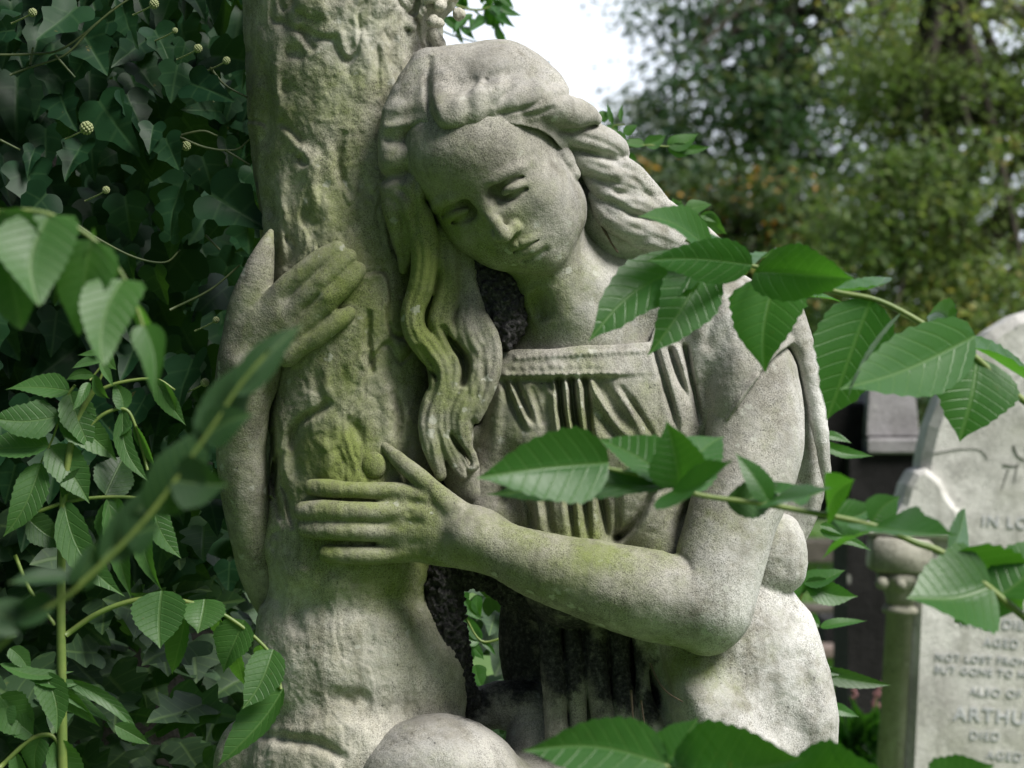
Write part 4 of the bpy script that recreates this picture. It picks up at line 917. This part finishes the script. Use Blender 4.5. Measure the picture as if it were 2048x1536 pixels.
# ---- ivy
def ivy():
    rng = random.Random(11); root = thing('ivy', 'dark glossy ivy with pale seed heads covering the wall left of the stone trunk', 'ivy', at(250, 1536, 2.95))
    parts = []; tone = []
    def add(u, v, d, sz, ang, roll=None, lob=None):
        l = sz * rng.uniform(.8, 1.15); a = R(ang + rng.uniform(-32, 32))
        B = at(u, v, d); T = at(u + l * math.sin(a), v + l * math.cos(a), d - rng.uniform(-.01, .05) * sz / 90)
        parts.append(ivyblade(B, T, l * rng.uniform(.85, 1.1) * d / F_PX, CAMV + Vector((rng.uniform(-.5, .6), 0, rng.uniform(-.1, .9))), rng.uniform(-28, 28) if roll is None else roll, rng, rng.uniform(0, .25), rng.uniform(.1, .45), rng.uniform(.2, 1.4)))
        tone.append(rng.random())
    for i in range(1250):      # layers, back to front
        k = i / 1250; d = 3.42 - .74 * k ** 1.2 + rng.uniform(-.1, .1)
        u = rng.uniform(-260, 640 - 150 * k - (60 if d < 2.9 else 0)); v = rng.uniform(-160, 1300 - 250 * k)
        add(u, v, d, rng.choice((64, 80, 92, 104, 115)) * rng.uniform(.8, 1.1), rng.gauss(0, 26))
    for u, v, sz, ang in ((165, 65, 92, 6), (255, 190, 95, 10), (405, 315, 92, -8), (95, 130, 90, 20), (55, 335, 92, 0), (440, 225, 70, -120), (385, 155, 78, 14), (310, 60, 70, 6), (25, 60, 66, -70), (200, 205, 110, 22), (120, 190, 95, 16), (330, 170, 55, 100), (300, 310, 50, 150), (70, 295, 62, -20), (250, 395, 86, 12), (340, 480, 60, 150), (255, 510, 58, 20), (370, 85, 60, 0)):
        add(u, v, 2.66, sz, ang, rng.uniform(-10, 10), 1.1)
    link('foliage', mesh_from('foliage', parts, tone), M['ivy'], root)
    sp = []
    for P in ([(-20, 110), (60, 108), (130, 95), (240, 10), (330, -40)], [(20, 150), (60, 135), (130, 110), (180, 60), (230, 15)], [(110, 110), (150, 155)], [(420, 135), (450, 170), (495, 195)], [(350, 270), (410, 295), (470, 300), (500, 278)], [(330, 280), (400, 262), (435, 272)], [(450, 300), (500, 330)],
              [(140, 440), (200, 480), (270, 515), (330, 525), (360, 500)], [(410, 470), (440, 500)], [(340, 620), (420, 580), (480, 530)], [(0, 280), (40, 300)], [(60, 130), (66, 95)], [(400, 150), (410, 175), (428, 205)]):
        sp.append(tube([at(u, v, 2.64) for u, v in P], .0014, .0010))
    link('stem', mesh_from('stem', sp), M['vine'], root)
    g = plain_mat('ivy_seed_head', (.20, .24, .10), (.30, .33, .17), 400, .7)
    for u, v, r in ((173, 256, 14), (372, 292, 10), (212, 380, 8), (396, 97, 9), (453, 121, 8), (65, 25, 9), (308, 8, 10), (350, 61, 6), (410, 765, 9), (432, 640, 7)):
        c = at(u, v, 2.62); s = 2.62 / F_PX; ps = []
        for k in range(46):
            z = 1 - 2 * (k + .5) / 46; th = k * 2.399963; q = math.sqrt(1 - z * z); dv = Vector((q * math.cos(th), q * math.sin(th), z))
            ps.append(ball(c + dv * r * s * .8, r * s * .24))
        ps.append(ball(c, r * s * .72)); ps.append(tube([c, at(u - 16, v + 10, 2.63), at(u - 42, v + 22, 2.65)], .0007, .0009))
        link('seed_head', mesh_from('seed_head', ps), g, root)
def ball(c, r, n=6, m=4):
    V = [c + Vector((0, 0, r))]; Fc = []
    for i in range(1, m):
        for j in range(n):
            a, b = math.pi * i / m, 2 * math.pi * j / n
            V.append(c + Vector((math.sin(a) * math.cos(b), math.sin(a) * math.sin(b), math.cos(a))) * r)
    V.append(c - Vector((0, 0, r)))
    for j in range(n): Fc.append((0, 1 + j, 1 + (j + 1) % n))
    for i in range(m - 2):
        for j in range(n): Fc.append((1 + i * n + j, 1 + (i + 1) * n + j, 1 + (i + 1) * n + (j + 1) % n, 1 + i * n + (j + 1) % n))
    e = len(V) - 1
    for j in range(n): Fc.append((e, e - n + (j + 1) % n, e - n + j))
    return V, Fc, [(.2, .5)] * len(V)
ivy()
# ---- shade plants at the foot of the ivy
def undergrowth():
    rng = random.Random(19); parts = []; tone = []
    root = thing('hogweed_clump', 'dull broad toothed leaves in deep shade below the ivy', 'plant', at(250, 1700, 2.9))
    for i in range(330):
        k = i / 330; d = 3.3 - .6 * k; u = rng.uniform(-250, 1120 if i % 3 == 0 else 540); v = rng.uniform(1020, 1680)
        if u > 420 and d < 3.0: d = 3.1
        sz = rng.uniform(60, 130); a = R(rng.gauss(0, 60))
        B = at(u, v, d); T = at(u + sz * math.sin(a), v + sz * math.cos(a) * .7, d - .06)
        parts.append(ivyblade(B, T, sz * 1.1 * d / F_PX, CAMV + Vector((rng.uniform(-.3, .3), 0, rng.uniform(.3, 1.6))), rng.uniform(-20, 20), rng, .1, .15, rng.uniform(1.2, 2.4))); tone.append(rng.random())
    for i in range(90):
        u, v, d = rng.uniform(850, 1080), rng.uniform(1120, 1470), rng.uniform(3.15, 3.45); sz = rng.uniform(40, 90); a = R(rng.gauss(0, 50))
        parts.append(ivyblade(at(u, v, d), at(u + sz * math.sin(a), v + sz * math.cos(a) * .8, d - .04), sz * 1.2 * d / F_PX, CAMV + Vector((0, 0, rng.uniform(.1, .9))), 0, rng, .1, .15, 1.0)); tone.append(rng.random())
    link('foliage', mesh_from('foliage', parts, tone), M['shade2'], root)
M['shade2'] = leaf_mat('shade_leaf', (.02, .05, .02), (.035, .075, .03), rough=.6, trans=.15, veins=5, ribs=.5)
undergrowth()
d = 3.0
plant('ash_spray', 'small green leaves seen through the gap between the stone trunk and the skirt', 'branch', [([(1010, 1275, d), (962, 1282, d), (930, 1230, d), (915, 1190, d)], 3, 2)],
    [(962, 1280, d, 922, 1222, d, 26, 0), (960, 1282, d, 925, 1268, d, 34, 0), (962, 1282, d, 992, 1312, d, 12, 0), (935, 1285, d, 968, 1320, d, 24, 0), (950, 1330, d, 965, 1375, d, 42, 0), (930, 1200, d, 965, 1240, d, 24, 0), (955, 1190, d, 962, 1235, d, 24, 0), (915, 1190, d, 935, 1215, d, 40, 0), (945, 1300, d, 925, 1340, d, 30, 0)], 'leaf', 'leaf sprays in front of the ivy', seed=61)
# ------------------------------------------------------------------ ground, graves, trees
def boxp(x0, x1, y0, y1, z0, z1, bev=0.0, taper=(1, 1)):
    cx, cy = (x0 + x1) / 2, (y0 + y1) / 2
    V = []
    def ring(z, s, ins):
        hx, hy = (x1 - x0) / 2 * s[0] - ins, (y1 - y0) / 2 * s[1] - ins
        V.extend([(cx - hx, cy - hy, z), (cx + hx, cy - hy, z), (cx + hx, cy + hy, z), (cx - hx, cy + hy, z)])
    b = bev
    if b: ring(z0, (1, 1), b); ring(z0 + b, (1, 1), 0); ring(z1 - b, taper, 0); ring(z1, taper, b)
    else: ring(z0, (1, 1), 0); ring(z1, taper, 0)
    n = len(V) // 4; Fc = [(3, 2, 1, 0), tuple(4 * (n - 1) + k for k in range(4))]
    for i in range(n - 1):
        for k in range(4): Fc.append((i * 4 + k, i * 4 + (k + 1) % 4, (i + 1) * 4 + (k + 1) % 4, (i + 1) * 4 + k))
    return V, Fc, [(.3, .5)] * len(V)
def lathe(cx, cy, prof, seg=28):
    V = []; Fc = []
    for z, r in prof:
        for k in range(seg):
            a = 2 * math.pi * k / seg; V.append((cx + r * math.cos(a), cy + r * math.sin(a), z))
    for i in range(len(prof) - 1):
        for k in range(seg): Fc.append((i * seg + k, i * seg + (k + 1) % seg, (i + 1) * seg + (k + 1) % seg, (i + 1) * seg + k))
    Fc.append(tuple(reversed(range(seg)))); Fc.append(tuple((len(prof) - 1) * seg + k for k in range(seg)))
    return V, Fc, [(.3, .5)] * len(V)
def prism(outline, y0, y1, bev=.012):
    """flat outline in x, z pushed from y0 (front) to y1 with a chamfered front edge"""
    n = len(outline); O = np.array(outline, float)
    ar = .5 * np.sum(O[:, 0] * np.roll(O[:, 1], -1) - np.roll(O[:, 0], -1) * O[:, 1])
    if ar < 0: O = O[::-1]
    d1 = O - np.roll(O, 1, 0); d2 = np.roll(O, -1, 0) - O
    N = np.stack([d1[:, 1] + d2[:, 1], -(d1[:, 0] + d2[:, 0])], 1); N /= np.linalg.norm(N, axis=1)[:, None] + 1e-9
    I = O - N * bev
    V = [(x, y0, z) for x, z in I] + [(x, y0 + bev, z) for x, z in O] + [(x, y1, z) for x, z in O]
    Fc = [tuple(range(n)), tuple(2 * n + k for k in reversed(range(n)))]
    for r in range(2):
        for k in range(n): Fc.append((r * n + k, (r + 1) * n + k, (r + 1) * n + (k + 1) % n, r * n + (k + 1) % n))
    return V, Fc, [(.3, .5)] * len(V)
def add(name, parts, mat, root=None, smooth=False):
    o = link(name, mesh_from(name, parts if isinstance(parts, list) else [parts]), mat, root, smooth); return o
# ground
def ground():
    rng = np.random.RandomState(2); xs = np.concatenate([np.linspace(-60, -8, 12), np.linspace(-7, 9, 60), np.linspace(10, 70, 12)]); ys = np.concatenate([np.linspace(-12, 0, 6), np.linspace(1, 26, 80), np.linspace(28, 160, 20)])
    V = [(x, y, .025 * math.sin(x * 1.7 + y) + .02 * math.sin(y * 2.3 - x * .7)) for y in ys for x in xs]; n = len(xs)
    Fc = [(j * n + i, j * n + i + 1, (j + 1) * n + i + 1, (j + 1) * n + i) for j in range(len(ys) - 1) for i in range(n - 1)]
    o = add('ground', (V, Fc, [(0, 0)] * len(V)), plain_mat('turf', (.045, .10, .02), (.09, .17, .035), 2.2, .95, .5, .02), None, True); o['kind'] = 'structure'
    r = random.Random(5); P = []; tn = []
    for i in range(9000):
        y = 7.5 + 17 * r.random() ** 1.4; x = r.uniform(.085, .17) * y if r.random() < .75 else r.uniform(-.25, .4) * y
        h = r.uniform(.05, .14); a = r.uniform(0, 6.3); w = .004 + y * .00035; lx, ly = r.uniform(-.05, .05), r.uniform(-.05, .05)
        z = .0
        P.append(([(x - w * math.cos(a), y - w * math.sin(a), z - .02), (x + w * math.cos(a), y + w * math.sin(a), z - .02), (x + lx * .5 + w * .6, y + ly * .5, z + h * .6), (x + lx, y + ly, z + h)], [(0, 1, 2), (0, 2, 3)], [(.2, 0), (.3, 0), (.3, .5), (.3, 1)])); tn.append(r.random())
    g = link('grass', mesh_from('grass', P, tn), leaf_mat('grass_blade', (.06, .16, .02), (.11, .24, .035), rough=.6, trans=.4, tcol=(.16, .36, .03)), None); g['kind'] = 'stuff'
ground()
# wall carrying the ivy; shade between the leaves painted in as near-black brick
wl = tag(add('garden_wall', boxp(-6, (655 - 1024) / F_PX * 3.5, 3.5, 3.8, -.1, 2.7, .01), plain_mat('shaded_brick', (.006, .006, .005), (.016, .014, .012), 9, .95, .6, .01)), 'brick wall almost hidden behind the ivy on the left, coloured near black as shade', 'wall')
# stones of the grave rows
HS = stone_mat('headstone_marble', (.70, .69, .67), (.48, .475, .45), .3, (.28, .30, .17), .55, attrs=False, scale=.38)
GR = stone_mat('grave_limestone', (.40, .39, .34), (.27, .265, .21), .5, (.17, .18, .08), .6, attrs=False, scale=.4)
DK = stone_mat('soot_shade_granite', (.022, .021, .021), (.010, .010, .010), .1, (.05, .05, .03), .5, attrs=False, scale=.3)
GY = stone_mat('grey_granite', (.33, .32, .33), (.24, .235, .24), .15, (.2, .2, .14), .5, attrs=False, scale=.35)
LEAD, _t, _b = newmat('lead_lettering'); _b.inputs['Base Color'].default_value = (.50, .515, .54, 1); _b.inputs['Roughness'].default_value = .6
def headstone():
    d = 5.5; s = d / F_PX
    ox, oz = at(1840, 1200, d).x, at(1840, 1200, d).z
    root = thing('headstone', 'pale arched headstone with small side column and lead lettering at the right edge', 'headstone', (0, 0, 0))
    X = lambda u: (u - 1840) * s; Z = lambda v: -(v - 1200) * s      # local, around (1840, 1200)
    def put(parts):
        out = []; ca, sa = math.cos(R(-3.5)), math.sin(R(-3.5))
        for V, Fc, UV in (parts if isinstance(parts, list) else [parts]):
            out.append(([(ox + x * ca - z * sa, y, oz + x * sa + z * ca) for x, y, z in V], Fc, UV))
        return out
    zb = -(oz) - .02
    W = 640
    arch = [(X(1842), zb)]
    L = [(1845, 1000), (1852, 905), (1862, 850), (1878, 800), (1900, 750), (1932, 700), (1972, 655), (2020, 620), (2080, 598), (2160, 588)]
    arch += [(X(u - 22), Z(v)) for u, v in L] + [(X(4320 - 2 * 0 - u - 22), Z(v)) for u, v in L[::-1]] + [(X(2480), zb)]
    add('slab', put([prism(arch, d, d + .13, .02)]), HS, root)
    # raised rim following the arch
    inn = []
    for (a, b) in arch[1:-1]:
        cx, cz = X(2138), Z(1100); k = .90; inn.append((cx + (a - cx) * k, cz + (b - cz) * (.915 if b > cz else 1)))
    rim = prism(arch[1:-1] + inn[::-1], d - .012, d - .001, .006)
    # shoulder scrolls and side columns
    sh = [(1700, 1075), (1700, 1062), (1748, 1040), (1768, 1010), (1776, 972), (1790, 945), (1812, 936), (1842, 958), (1860, 990), (1885, 1020), (1885, 1075)]
    for sgn in (0, 1):
        f = (lambda u: X(u)) if sgn == 0 else (lambda u: X(4276 - u))
        add('shoulder', put([prism([(f(u + 22), Z(v)) for u, v in sh], d - .03, d + .12, .012)]), HS, root)
        x0, x1 = sorted((f(1738), f(1852)))
        add('capital', put([boxp(x0, x1, d - .05, d + .08, Z(1148), Z(1078), .008)] + [lathe((x0 + x1) / 2 + .008, d + .01, [(Z(1212), .030), (Z(1196), .033), (Z(1180), .040), (Z(1165), .053), (Z(1150), .056)])] +
            [(lambda q: q)(ball(Vector(((x0 + x1) / 2 + a * .04, d - .035, Z(1168))), .015)) for a in (-1, 0, 1)]), GR, root, True)
        xc = (x0 + x1) / 2 + .008
        add('column', put([lathe(xc, d + .01, [(zb, .03), (Z(1232), .0285), (Z(1230), .036), (Z(1224), .038), (Z(1218), .036), (Z(1214), .029), (Z(1210), .029)])]), GR, root, True)
    # carved spray
    sp = []
    for P, r in ((((1850, 905), (1885, 897), (1915, 892), (1942, 893), (1958, 910)), 3.0), (((2008, 880), (2018, 900), (2034, 908)), 5), (((1990, 918), (2004, 921), (2016, 920)), 4.5), (((2020, 915), (2016, 935), (2014, 955)), 4), (((2000, 930), (1996, 945), (1990, 970)), 4), (((2034, 880), (2044, 905), (2050, 940)), 4), (((2040, 860), (2060, 850), (2080, 870)), 5)):
        sp.append(tube([Vector((X(u), d - .001, Z(v))) for u, v in P], r * s * .5, r * s * .3))
    add('carved_spray', put(sp), plain_mat('worn_carving', (.14, .145, .13), (.26, .26, .24), 60), root, True)
    def line(txt, u, v, size, bold=False):
        c = bpy.data.curves.new('inscription', 'FONT'); c.body = txt; c.size = size * s * 1.25; c.extrude = .0012; c.offset = .0003 if bold else -.0001
        c.space_character = 1.15
        tmp = bpy.data.objects.new('tmp', c); C.objects.link(tmp); bpy.context.view_layer.update()
        me = bpy.data.meshes.new_from_object(tmp.evaluated_get(bpy.context.evaluated_depsgraph_get())); bpy.data.objects.remove(tmp)
        me.name = 'inscription'; o = bpy.data.objects.new('inscription', me); C.objects.link(o); me.materials.clear(); me.materials.append(LEAD)
        ca, sa = math.cos(R(-3.5)), math.sin(R(-3.5)); x, z = X(u), Z(v)
        o.rotation_euler = (R(90), R(3.5), 0); o.location = (ox + x * ca - z * sa, d - .0015, oz + x * sa + z * ca); o.parent = root
    # (positions given along the leaning stone)
    def P(u, v):
        a = R(-3.5); du, dv = u - 1840, v - 1200
        return 1840 + du * math.cos(a) - dv * math.sin(a) * 1, 1200 + du * math.sin(a) + dv * math.cos(a)
    for txt, u, v, sz, b in (('IN LOVING', 1962, 1052, 26, 0), ('MEMORY OF', 1925, 1138, 26, 1), ('WHO DIED', 1916, 1252, 22, 0), ('AGED 23', 1966, 1292, 20, 0), ('NOT LOST FROM ME', 1870, 1320, 17, 0), ('BUT GONE TO HIM', 1868, 1345, 17, 0),
                            ('ALSO OF', 1938, 1390, 19, 0), ('ARTHUR', 1906, 1440, 32, 1), ('DIED', 1938, 1478, 20, 0), ('AGED', 1972, 1518, 20, 0)):
        line(txt, *P(u, v), sz, b)
headstone()
def monument():
    d = 6.6; s = d / F_PX
    X = lambda u: (u - 1024) * s; Z = lambda v: CAMZ - (v - 768) * s
    root = thing('obelisk_monument', 'soot dark stone pedestal, with a block coloured as its shaded side, carrying a pale tapering obelisk block, behind the headstone', 'monument', (0, 0, 0))
    add('pedestal', [boxp(X(1702), X(1850), d + .02, d + .32, -.05, Z(1010), .01, (1.08, 1))], DK, root)
    add('shaded_side', [boxp(X(1652), X(1748), d + .10, d + .42, Z(1036), Z(806), .01, (.96, .96))], DK, root)  # monument's side in shade, painted as a separate black block
    add('cornice', [boxp(X(1735), X(1851), d - .02, d + .34, Z(908), Z(876), .006)], GY, root)
    add('neck', [boxp(X(1700), X(1845), d, d + .3, Z(1012), Z(907), .004)], DK, root)
    add('obelisk', [boxp(X(1736), X(1842), d + .02, d + .28, Z(876), Z(690), .006, (.72, .75))], GY, root)
monument()
def slab(name, label, u0, u1, v0, v1, d, th, mat, cat='grave kerb', group=None):
    s = d / F_PX
    o = add(name, [boxp((u0 - 1024) * s, (u1 - 1024) * s, d, d + th, CAMZ - (v1 - 768) * s, CAMZ - (v0 - 768) * s, .01)], mat); tag(o, label, cat, group); return o
BR = stone_mat('brown_kerb', (.15, .13, .115), (.08, .075, .06), .8, (.10, .12, .05), .5, attrs=False, scale=.25)
PK = stone_mat('pink_kerb', (.27, .21, .19), (.18, .14, .125), .4, (.15, .15, .07), .5, attrs=False, scale=.25)
slab('grave_kerb', 'far low brown kerb across the grass, left of the dark monument', 1440, 1705, 1082, 1126, 17.5, .4, BR, group='grave kerbs on the grass')
slab('grave_kerb', 'thin brown kerb lying flush in the middle of the grass strip', 1440, 1690, 1213, 1228, 14.4, .25, BR, group='grave kerbs on the grass')
slab('grave_kerb', 'near pinkish stone kerb in the grass below the dark block', 1500, 1725, 1294, 1318, 12.6, .2, PK, group='grave kerbs on the grass')
slab('grave_marker', 'small grey upright post stone beside the dark monument', 1694, 1730, 1175, 1262, 13.6, .2, GY, 'marker')
slab('grave_marker', 'low dark mossy grave block standing on the pink kerb', 1650, 1745, 1240, 1294, 12.9, .4, DK, 'marker')
# pale flowering weed by the monument
rg = random.Random(41); d = 6.0; s = d / F_PX
wr = thing('redshank_weed', 'spindly weed with small pink flower spikes at the foot of the monument', 'weed', at(1720, 1560, d))
link('stem', mesh_from('stem', [tube([at(1720 + a, 1620, d), at(1720 + a * .6 + b, 1480, d), at(u, v, d)], .002, .001) for a, b, u, v in ((0, 0, 1708, 1385), (8, 10, 1760, 1375), (-6, 0, 1755, 1410), (5, 20, 1745, 1440), (-10, -10, 1690, 1450))]), M['stem'], wr)
link('foliage', mesh_from('foliage', [blade(at(1720 + rg.uniform(-40, 40), rg.uniform(1420, 1560), d), at(1720 + rg.uniform(-75, 60), rg.uniform(1400, 1560), d - .1), .028, CAMV, rg.uniform(-40, 40), kind='lance', nt=8, ns=4) for i in range(46)]), M['leaf'], wr)
pk = plain_mat('pink_flower', (.38, .16, .17), (.50, .26, .26), 200)
for u, v in ((1708, 1380), (1757, 1378), (1752, 1398), (1748, 1416)):
    link('flower_spike', mesh_from('flower_spike', [ball(at(u + rg.uniform(-4, 4), v + k * 5 - 10, d), .0055) for k in range(6)]), pk, wr)
# trees
def crownmat(name, c1, c2, c3, t3, trans=.3):
    m, t, b = newmat(name); a = nd(t, 'ShaderNodeAttribute', attribute_name='tone').outputs['Fac']
    col = ramp(t, a, (.0, c1), (t3, c2), (min(.99, t3 + .12), c3)); t.links.new(col, b.inputs['Base Color']); b.inputs['Roughness'].default_value = .6
    tr = nd(t, 'ShaderNodeBsdfTranslucent'); t.links.new(mix(t, 1.0, col, (1.6, 1.7, 1.0), 'MULTIPLY'), tr.inputs[0]); ms = nd(t, 'ShaderNodeMixShader'); ms.inputs[0].default_value = trans
    t.links.new(b.outputs[0], ms.inputs[1]); t.links.new(tr.outputs[0], ms.inputs[2]); t.links.new(ms.outputs[0], t.nodes['Material Output'].inputs[0]); return m
def tree(name, label, x, y, h, lobes, clumps, per, leaf, mat, group=None, seed=1, spread=.28, trunk=.18):
    rng = np.random.RandomState(seed); root = thing(name, label, 'tree', (x, y, 0), group)
    rr = random.Random(seed); tp = [tube([(x, y, -.1), (x + .05, y, h * .3), (x - .05, y + .1, h * .6), (x, y, h * .9)], trunk, trunk * .25, 8)]
    CE = []
    for (cx, cy, cz, rx, ry, rz) in lobes:
        n = max(3, int(clumps * (rx * ry * rz) ** (1 / 2.0) / sum((a[3] * a[4] * a[5]) ** (1 / 2.0) for a in lobes)))
        for i in range(n):
            v = rng.randn(3); v /= np.linalg.norm(v); k = rng.uniform(.25, 1) ** .5
            CE.append((cx + v[0] * rx * k, cy + v[1] * ry * k, cz + v[2] * rz * k))
    for i in range(0, len(CE), max(1, len(CE) // 60)):
        c = CE[i]; z0 = h * rr.uniform(.2, .75); tp.append(tube([(x, y, z0), ((x + c[0]) / 2, (y + c[1]) / 2, (z0 + c[2]) / 2 + .15), c], trunk * .3, .012, 5, 3))
    add('trunk', tp, M['bark'], root, True)
    CE = np.array(CE); n = len(CE) * per
    cen = np.repeat(CE, per, 0); ct = np.repeat(rng.rand(len(CE)), per)
    pos = cen + rng.randn(n, 3) * spread * [1, 1, .42]
    ang = rng.rand(n) * 6.28; tilt = rng.randn(n) * .6
    ax = np.stack([np.cos(ang) * np.cos(tilt), np.sin(ang) * np.cos(tilt), np.sin(tilt) - .35], 1); ax /= np.linalg.norm(ax, axis=1)[:, None]
    up = np.stack([rng.randn(n) * .5, rng.randn(n) * .5, np.ones(n)], 1); sd = np.cross(ax, up); sd /= np.linalg.norm(sd, axis=1)[:, None]
    L = leaf * rng.uniform(.7, 1.2, n)[:, None]
    V = np.stack([pos, pos + ax * L * .45 + sd * L * .3, pos + ax * L, pos + ax * L * .45 - sd * L * .3], 1).reshape(-1, 3)
    me = bpy.data.meshes.new('crown'); me.vertices.add(len(V)); me.vertices.foreach_set('co', V.astype(f4).ravel())
    me.loops.add(n * 4); me.loops.foreach_set('vertex_index', np.arange(n * 4, dtype=np.int32)); me.polygons.add(n); me.polygons.foreach_set('loop_start', np.arange(0, n * 4, 4, dtype=np.int32)); me.update(calc_edges=True)
    tone = np.clip(ct * .7 + rng.rand(n) * .3, 0, 1); a = me.attributes.new('tone', 'FLOAT', 'POINT'); a.data.foreach_set('value', np.repeat(tone, 4).astype(f4))
    link('crown', me, mat, root, False)
def XZ(u, v, d): p = at(u, v, d); return p.x, p.z
TG = 'trees beyond the graves'
def lobe(u, v, d, ru, rv, rd):
    x, z = XZ(u, v, d); s = d / F_PX; return (x, d, z, ru * s, rd, rv * s)
dark = crownmat('dark_crown', (.016, .045, .02), (.05, .105, .045), (.11, .14, .045), .7, .28)
yell = crownmat('yellowing_crown', (.055, .11, .035), (.175, .23, .075), (.34, .29, .09), .80, .42)
autu = crownmat('autumn_crown', (.02, .045, .014), (.06, .10, .025), (.44, .21, .03), .82, .3)
pale = crownmat('hazed_crown', (.09, .12, .09), (.14, .17, .12), (.18, .18, .12), .8, .2)  # haze of distance put into the pale leaf colour
x, _ = XZ(1560, 0, 26)
tree('oak_tree', 'tall dark tree with sky glinting through its leaves, right of the sky opening', x, 26, 8.5, [lobe(1620, 60, 26, 300, 220, 1.6), lobe(1440, 190, 25, 150, 120, 1.2), lobe(1500, 360, 25, 240, 170, 1.4), lobe(1760, 250, 26, 260, 330, 1.5), lobe(1330, 20, 26, 100, 36, .5)], 300, 64, .095, dark, TG, 3, .24)
x, _ = XZ(1900, 0, 19)
tree('maple_tree', 'broad yellow green tree filling the upper right', x, 19, 6.5, [lobe(1950, 60, 19, 260, 160, 1.0), lobe(1980, 330, 19, 290, 240, 1.2), lobe(1820, 440, 18.5, 200, 190, 1.0), lobe(1720, 560, 18.5, 180, 130, 1.0), lobe(1760, 150, 19, 60, 120, .6), lobe(2000, 620, 18, 200, 120, 1.0), lobe(2300, 300, 19, 300, 400, 1.5)], 380, 110, .062, yell, TG, 5, .19)
x, _ = XZ(1480, 0, 22)
tree('cherry_tree', 'small tree turning orange low behind the statue shoulder', x, 22, 3.6, [lobe(1470, 400, 22, 170, 90, .8), lobe(1450, 500, 22, 220, 110, .9), lobe(1580, 470, 22, 130, 110, .8), lobe(1300, 420, 22, 120, 120, .8)], 260, 36, .08, autu, TG, 7, .16)
x, _ = XZ(1270, 0, 48)
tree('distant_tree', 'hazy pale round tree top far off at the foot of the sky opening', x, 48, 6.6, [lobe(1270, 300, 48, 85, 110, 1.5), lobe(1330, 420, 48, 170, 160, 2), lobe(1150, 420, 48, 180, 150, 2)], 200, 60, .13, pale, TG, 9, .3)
x, _ = XZ(1600, 0, 30)
tree('holly_hedge_tree', 'dark evergreen mass low down behind the graves', x, 30, 3.5, [lobe(1650, 760, 29, 330, 200, 1.0), lobe(1400, 700, 30, 330, 220, 1.0), lobe(2000, 740, 29, 300, 180, 1.0), lobe(1800, 900, 28, 300, 120, .8), lobe(1000, 750, 30, 350, 220, 1.0)], 520, 40, .13, dark, TG, 11, .25)
x, _ = XZ(500, 0, 24)
tree('lime_tree', 'dark green tree standing beyond the garden wall on the left', x, 24, 6.5, [lobe(300, 300, 24, 400, 350, 1.6), lobe(620, 500, 24, 220, 260, 1.2), lobe(0, 500, 24, 300, 300, 1.4)], 260, 40, .13, dark, TG, 13, .28)
yew = crownmat('shade_yew_crown', (.01, .025, .008), (.018, .04, .012), (.03, .06, .015), .8, .1)
tree('shade_yew', 'unseen yew added overhead to shade the ivy wall and trunk from the left', -3.4, 5.2, 6.5, [(-2.6, 3.6, 4.3, 1.5, 2.2, .9), (-1.4, 3.0, 4.0, 1.0, 1.6, .5), (-3.5, 5.2, 5.2, 1.6, 1.6, 1.4), (-2.4, 1.2, 4.0, 1.3, 1.2, .6)], 300, 50, .07, yew, None, 15, .22)  # out-of-view tree added to block sky light on the left
# dead ivy roots clinging to the stone
tw = []
for P, r in ((((1178, 392, 30), (1190, 425, 30), (1204, 450, 34), (1222, 485, 36), (1236, 505, 40)), 3.0), (((1186, 400, 34), (1200, 445, 40), (1212, 470, 42)), 2.0)):
    tw.append((P, r))
def twig(label, ps):
    o = link('dead_twig', mesh_from('dead_twig', [tube([atw(*q) for q in P], r * .0005, r * .0003) for P, r in ps]), M['twig'])
    tag(o, label, 'twig', 'dead ivy twigs on the stone')
twig('dry brown ivy twig stuck between the stone neck and hair', tw)
twig('thin dry twig hanging on the stone skirt under the elbow', [(((1300, 1326, 62), (1316, 1362, 72), (1336, 1386, 82), (1366, 1404, 92)), 2.2)])
twig('short dry twig caught beside the dark folds of the skirt', [(((1262, 1380, 62), (1264, 1410, 66), (1266, 1440, 70)), 3), (((1282, 1400, 60), (1286, 1430, 64), (1290, 1455, 68)), 2.4)])
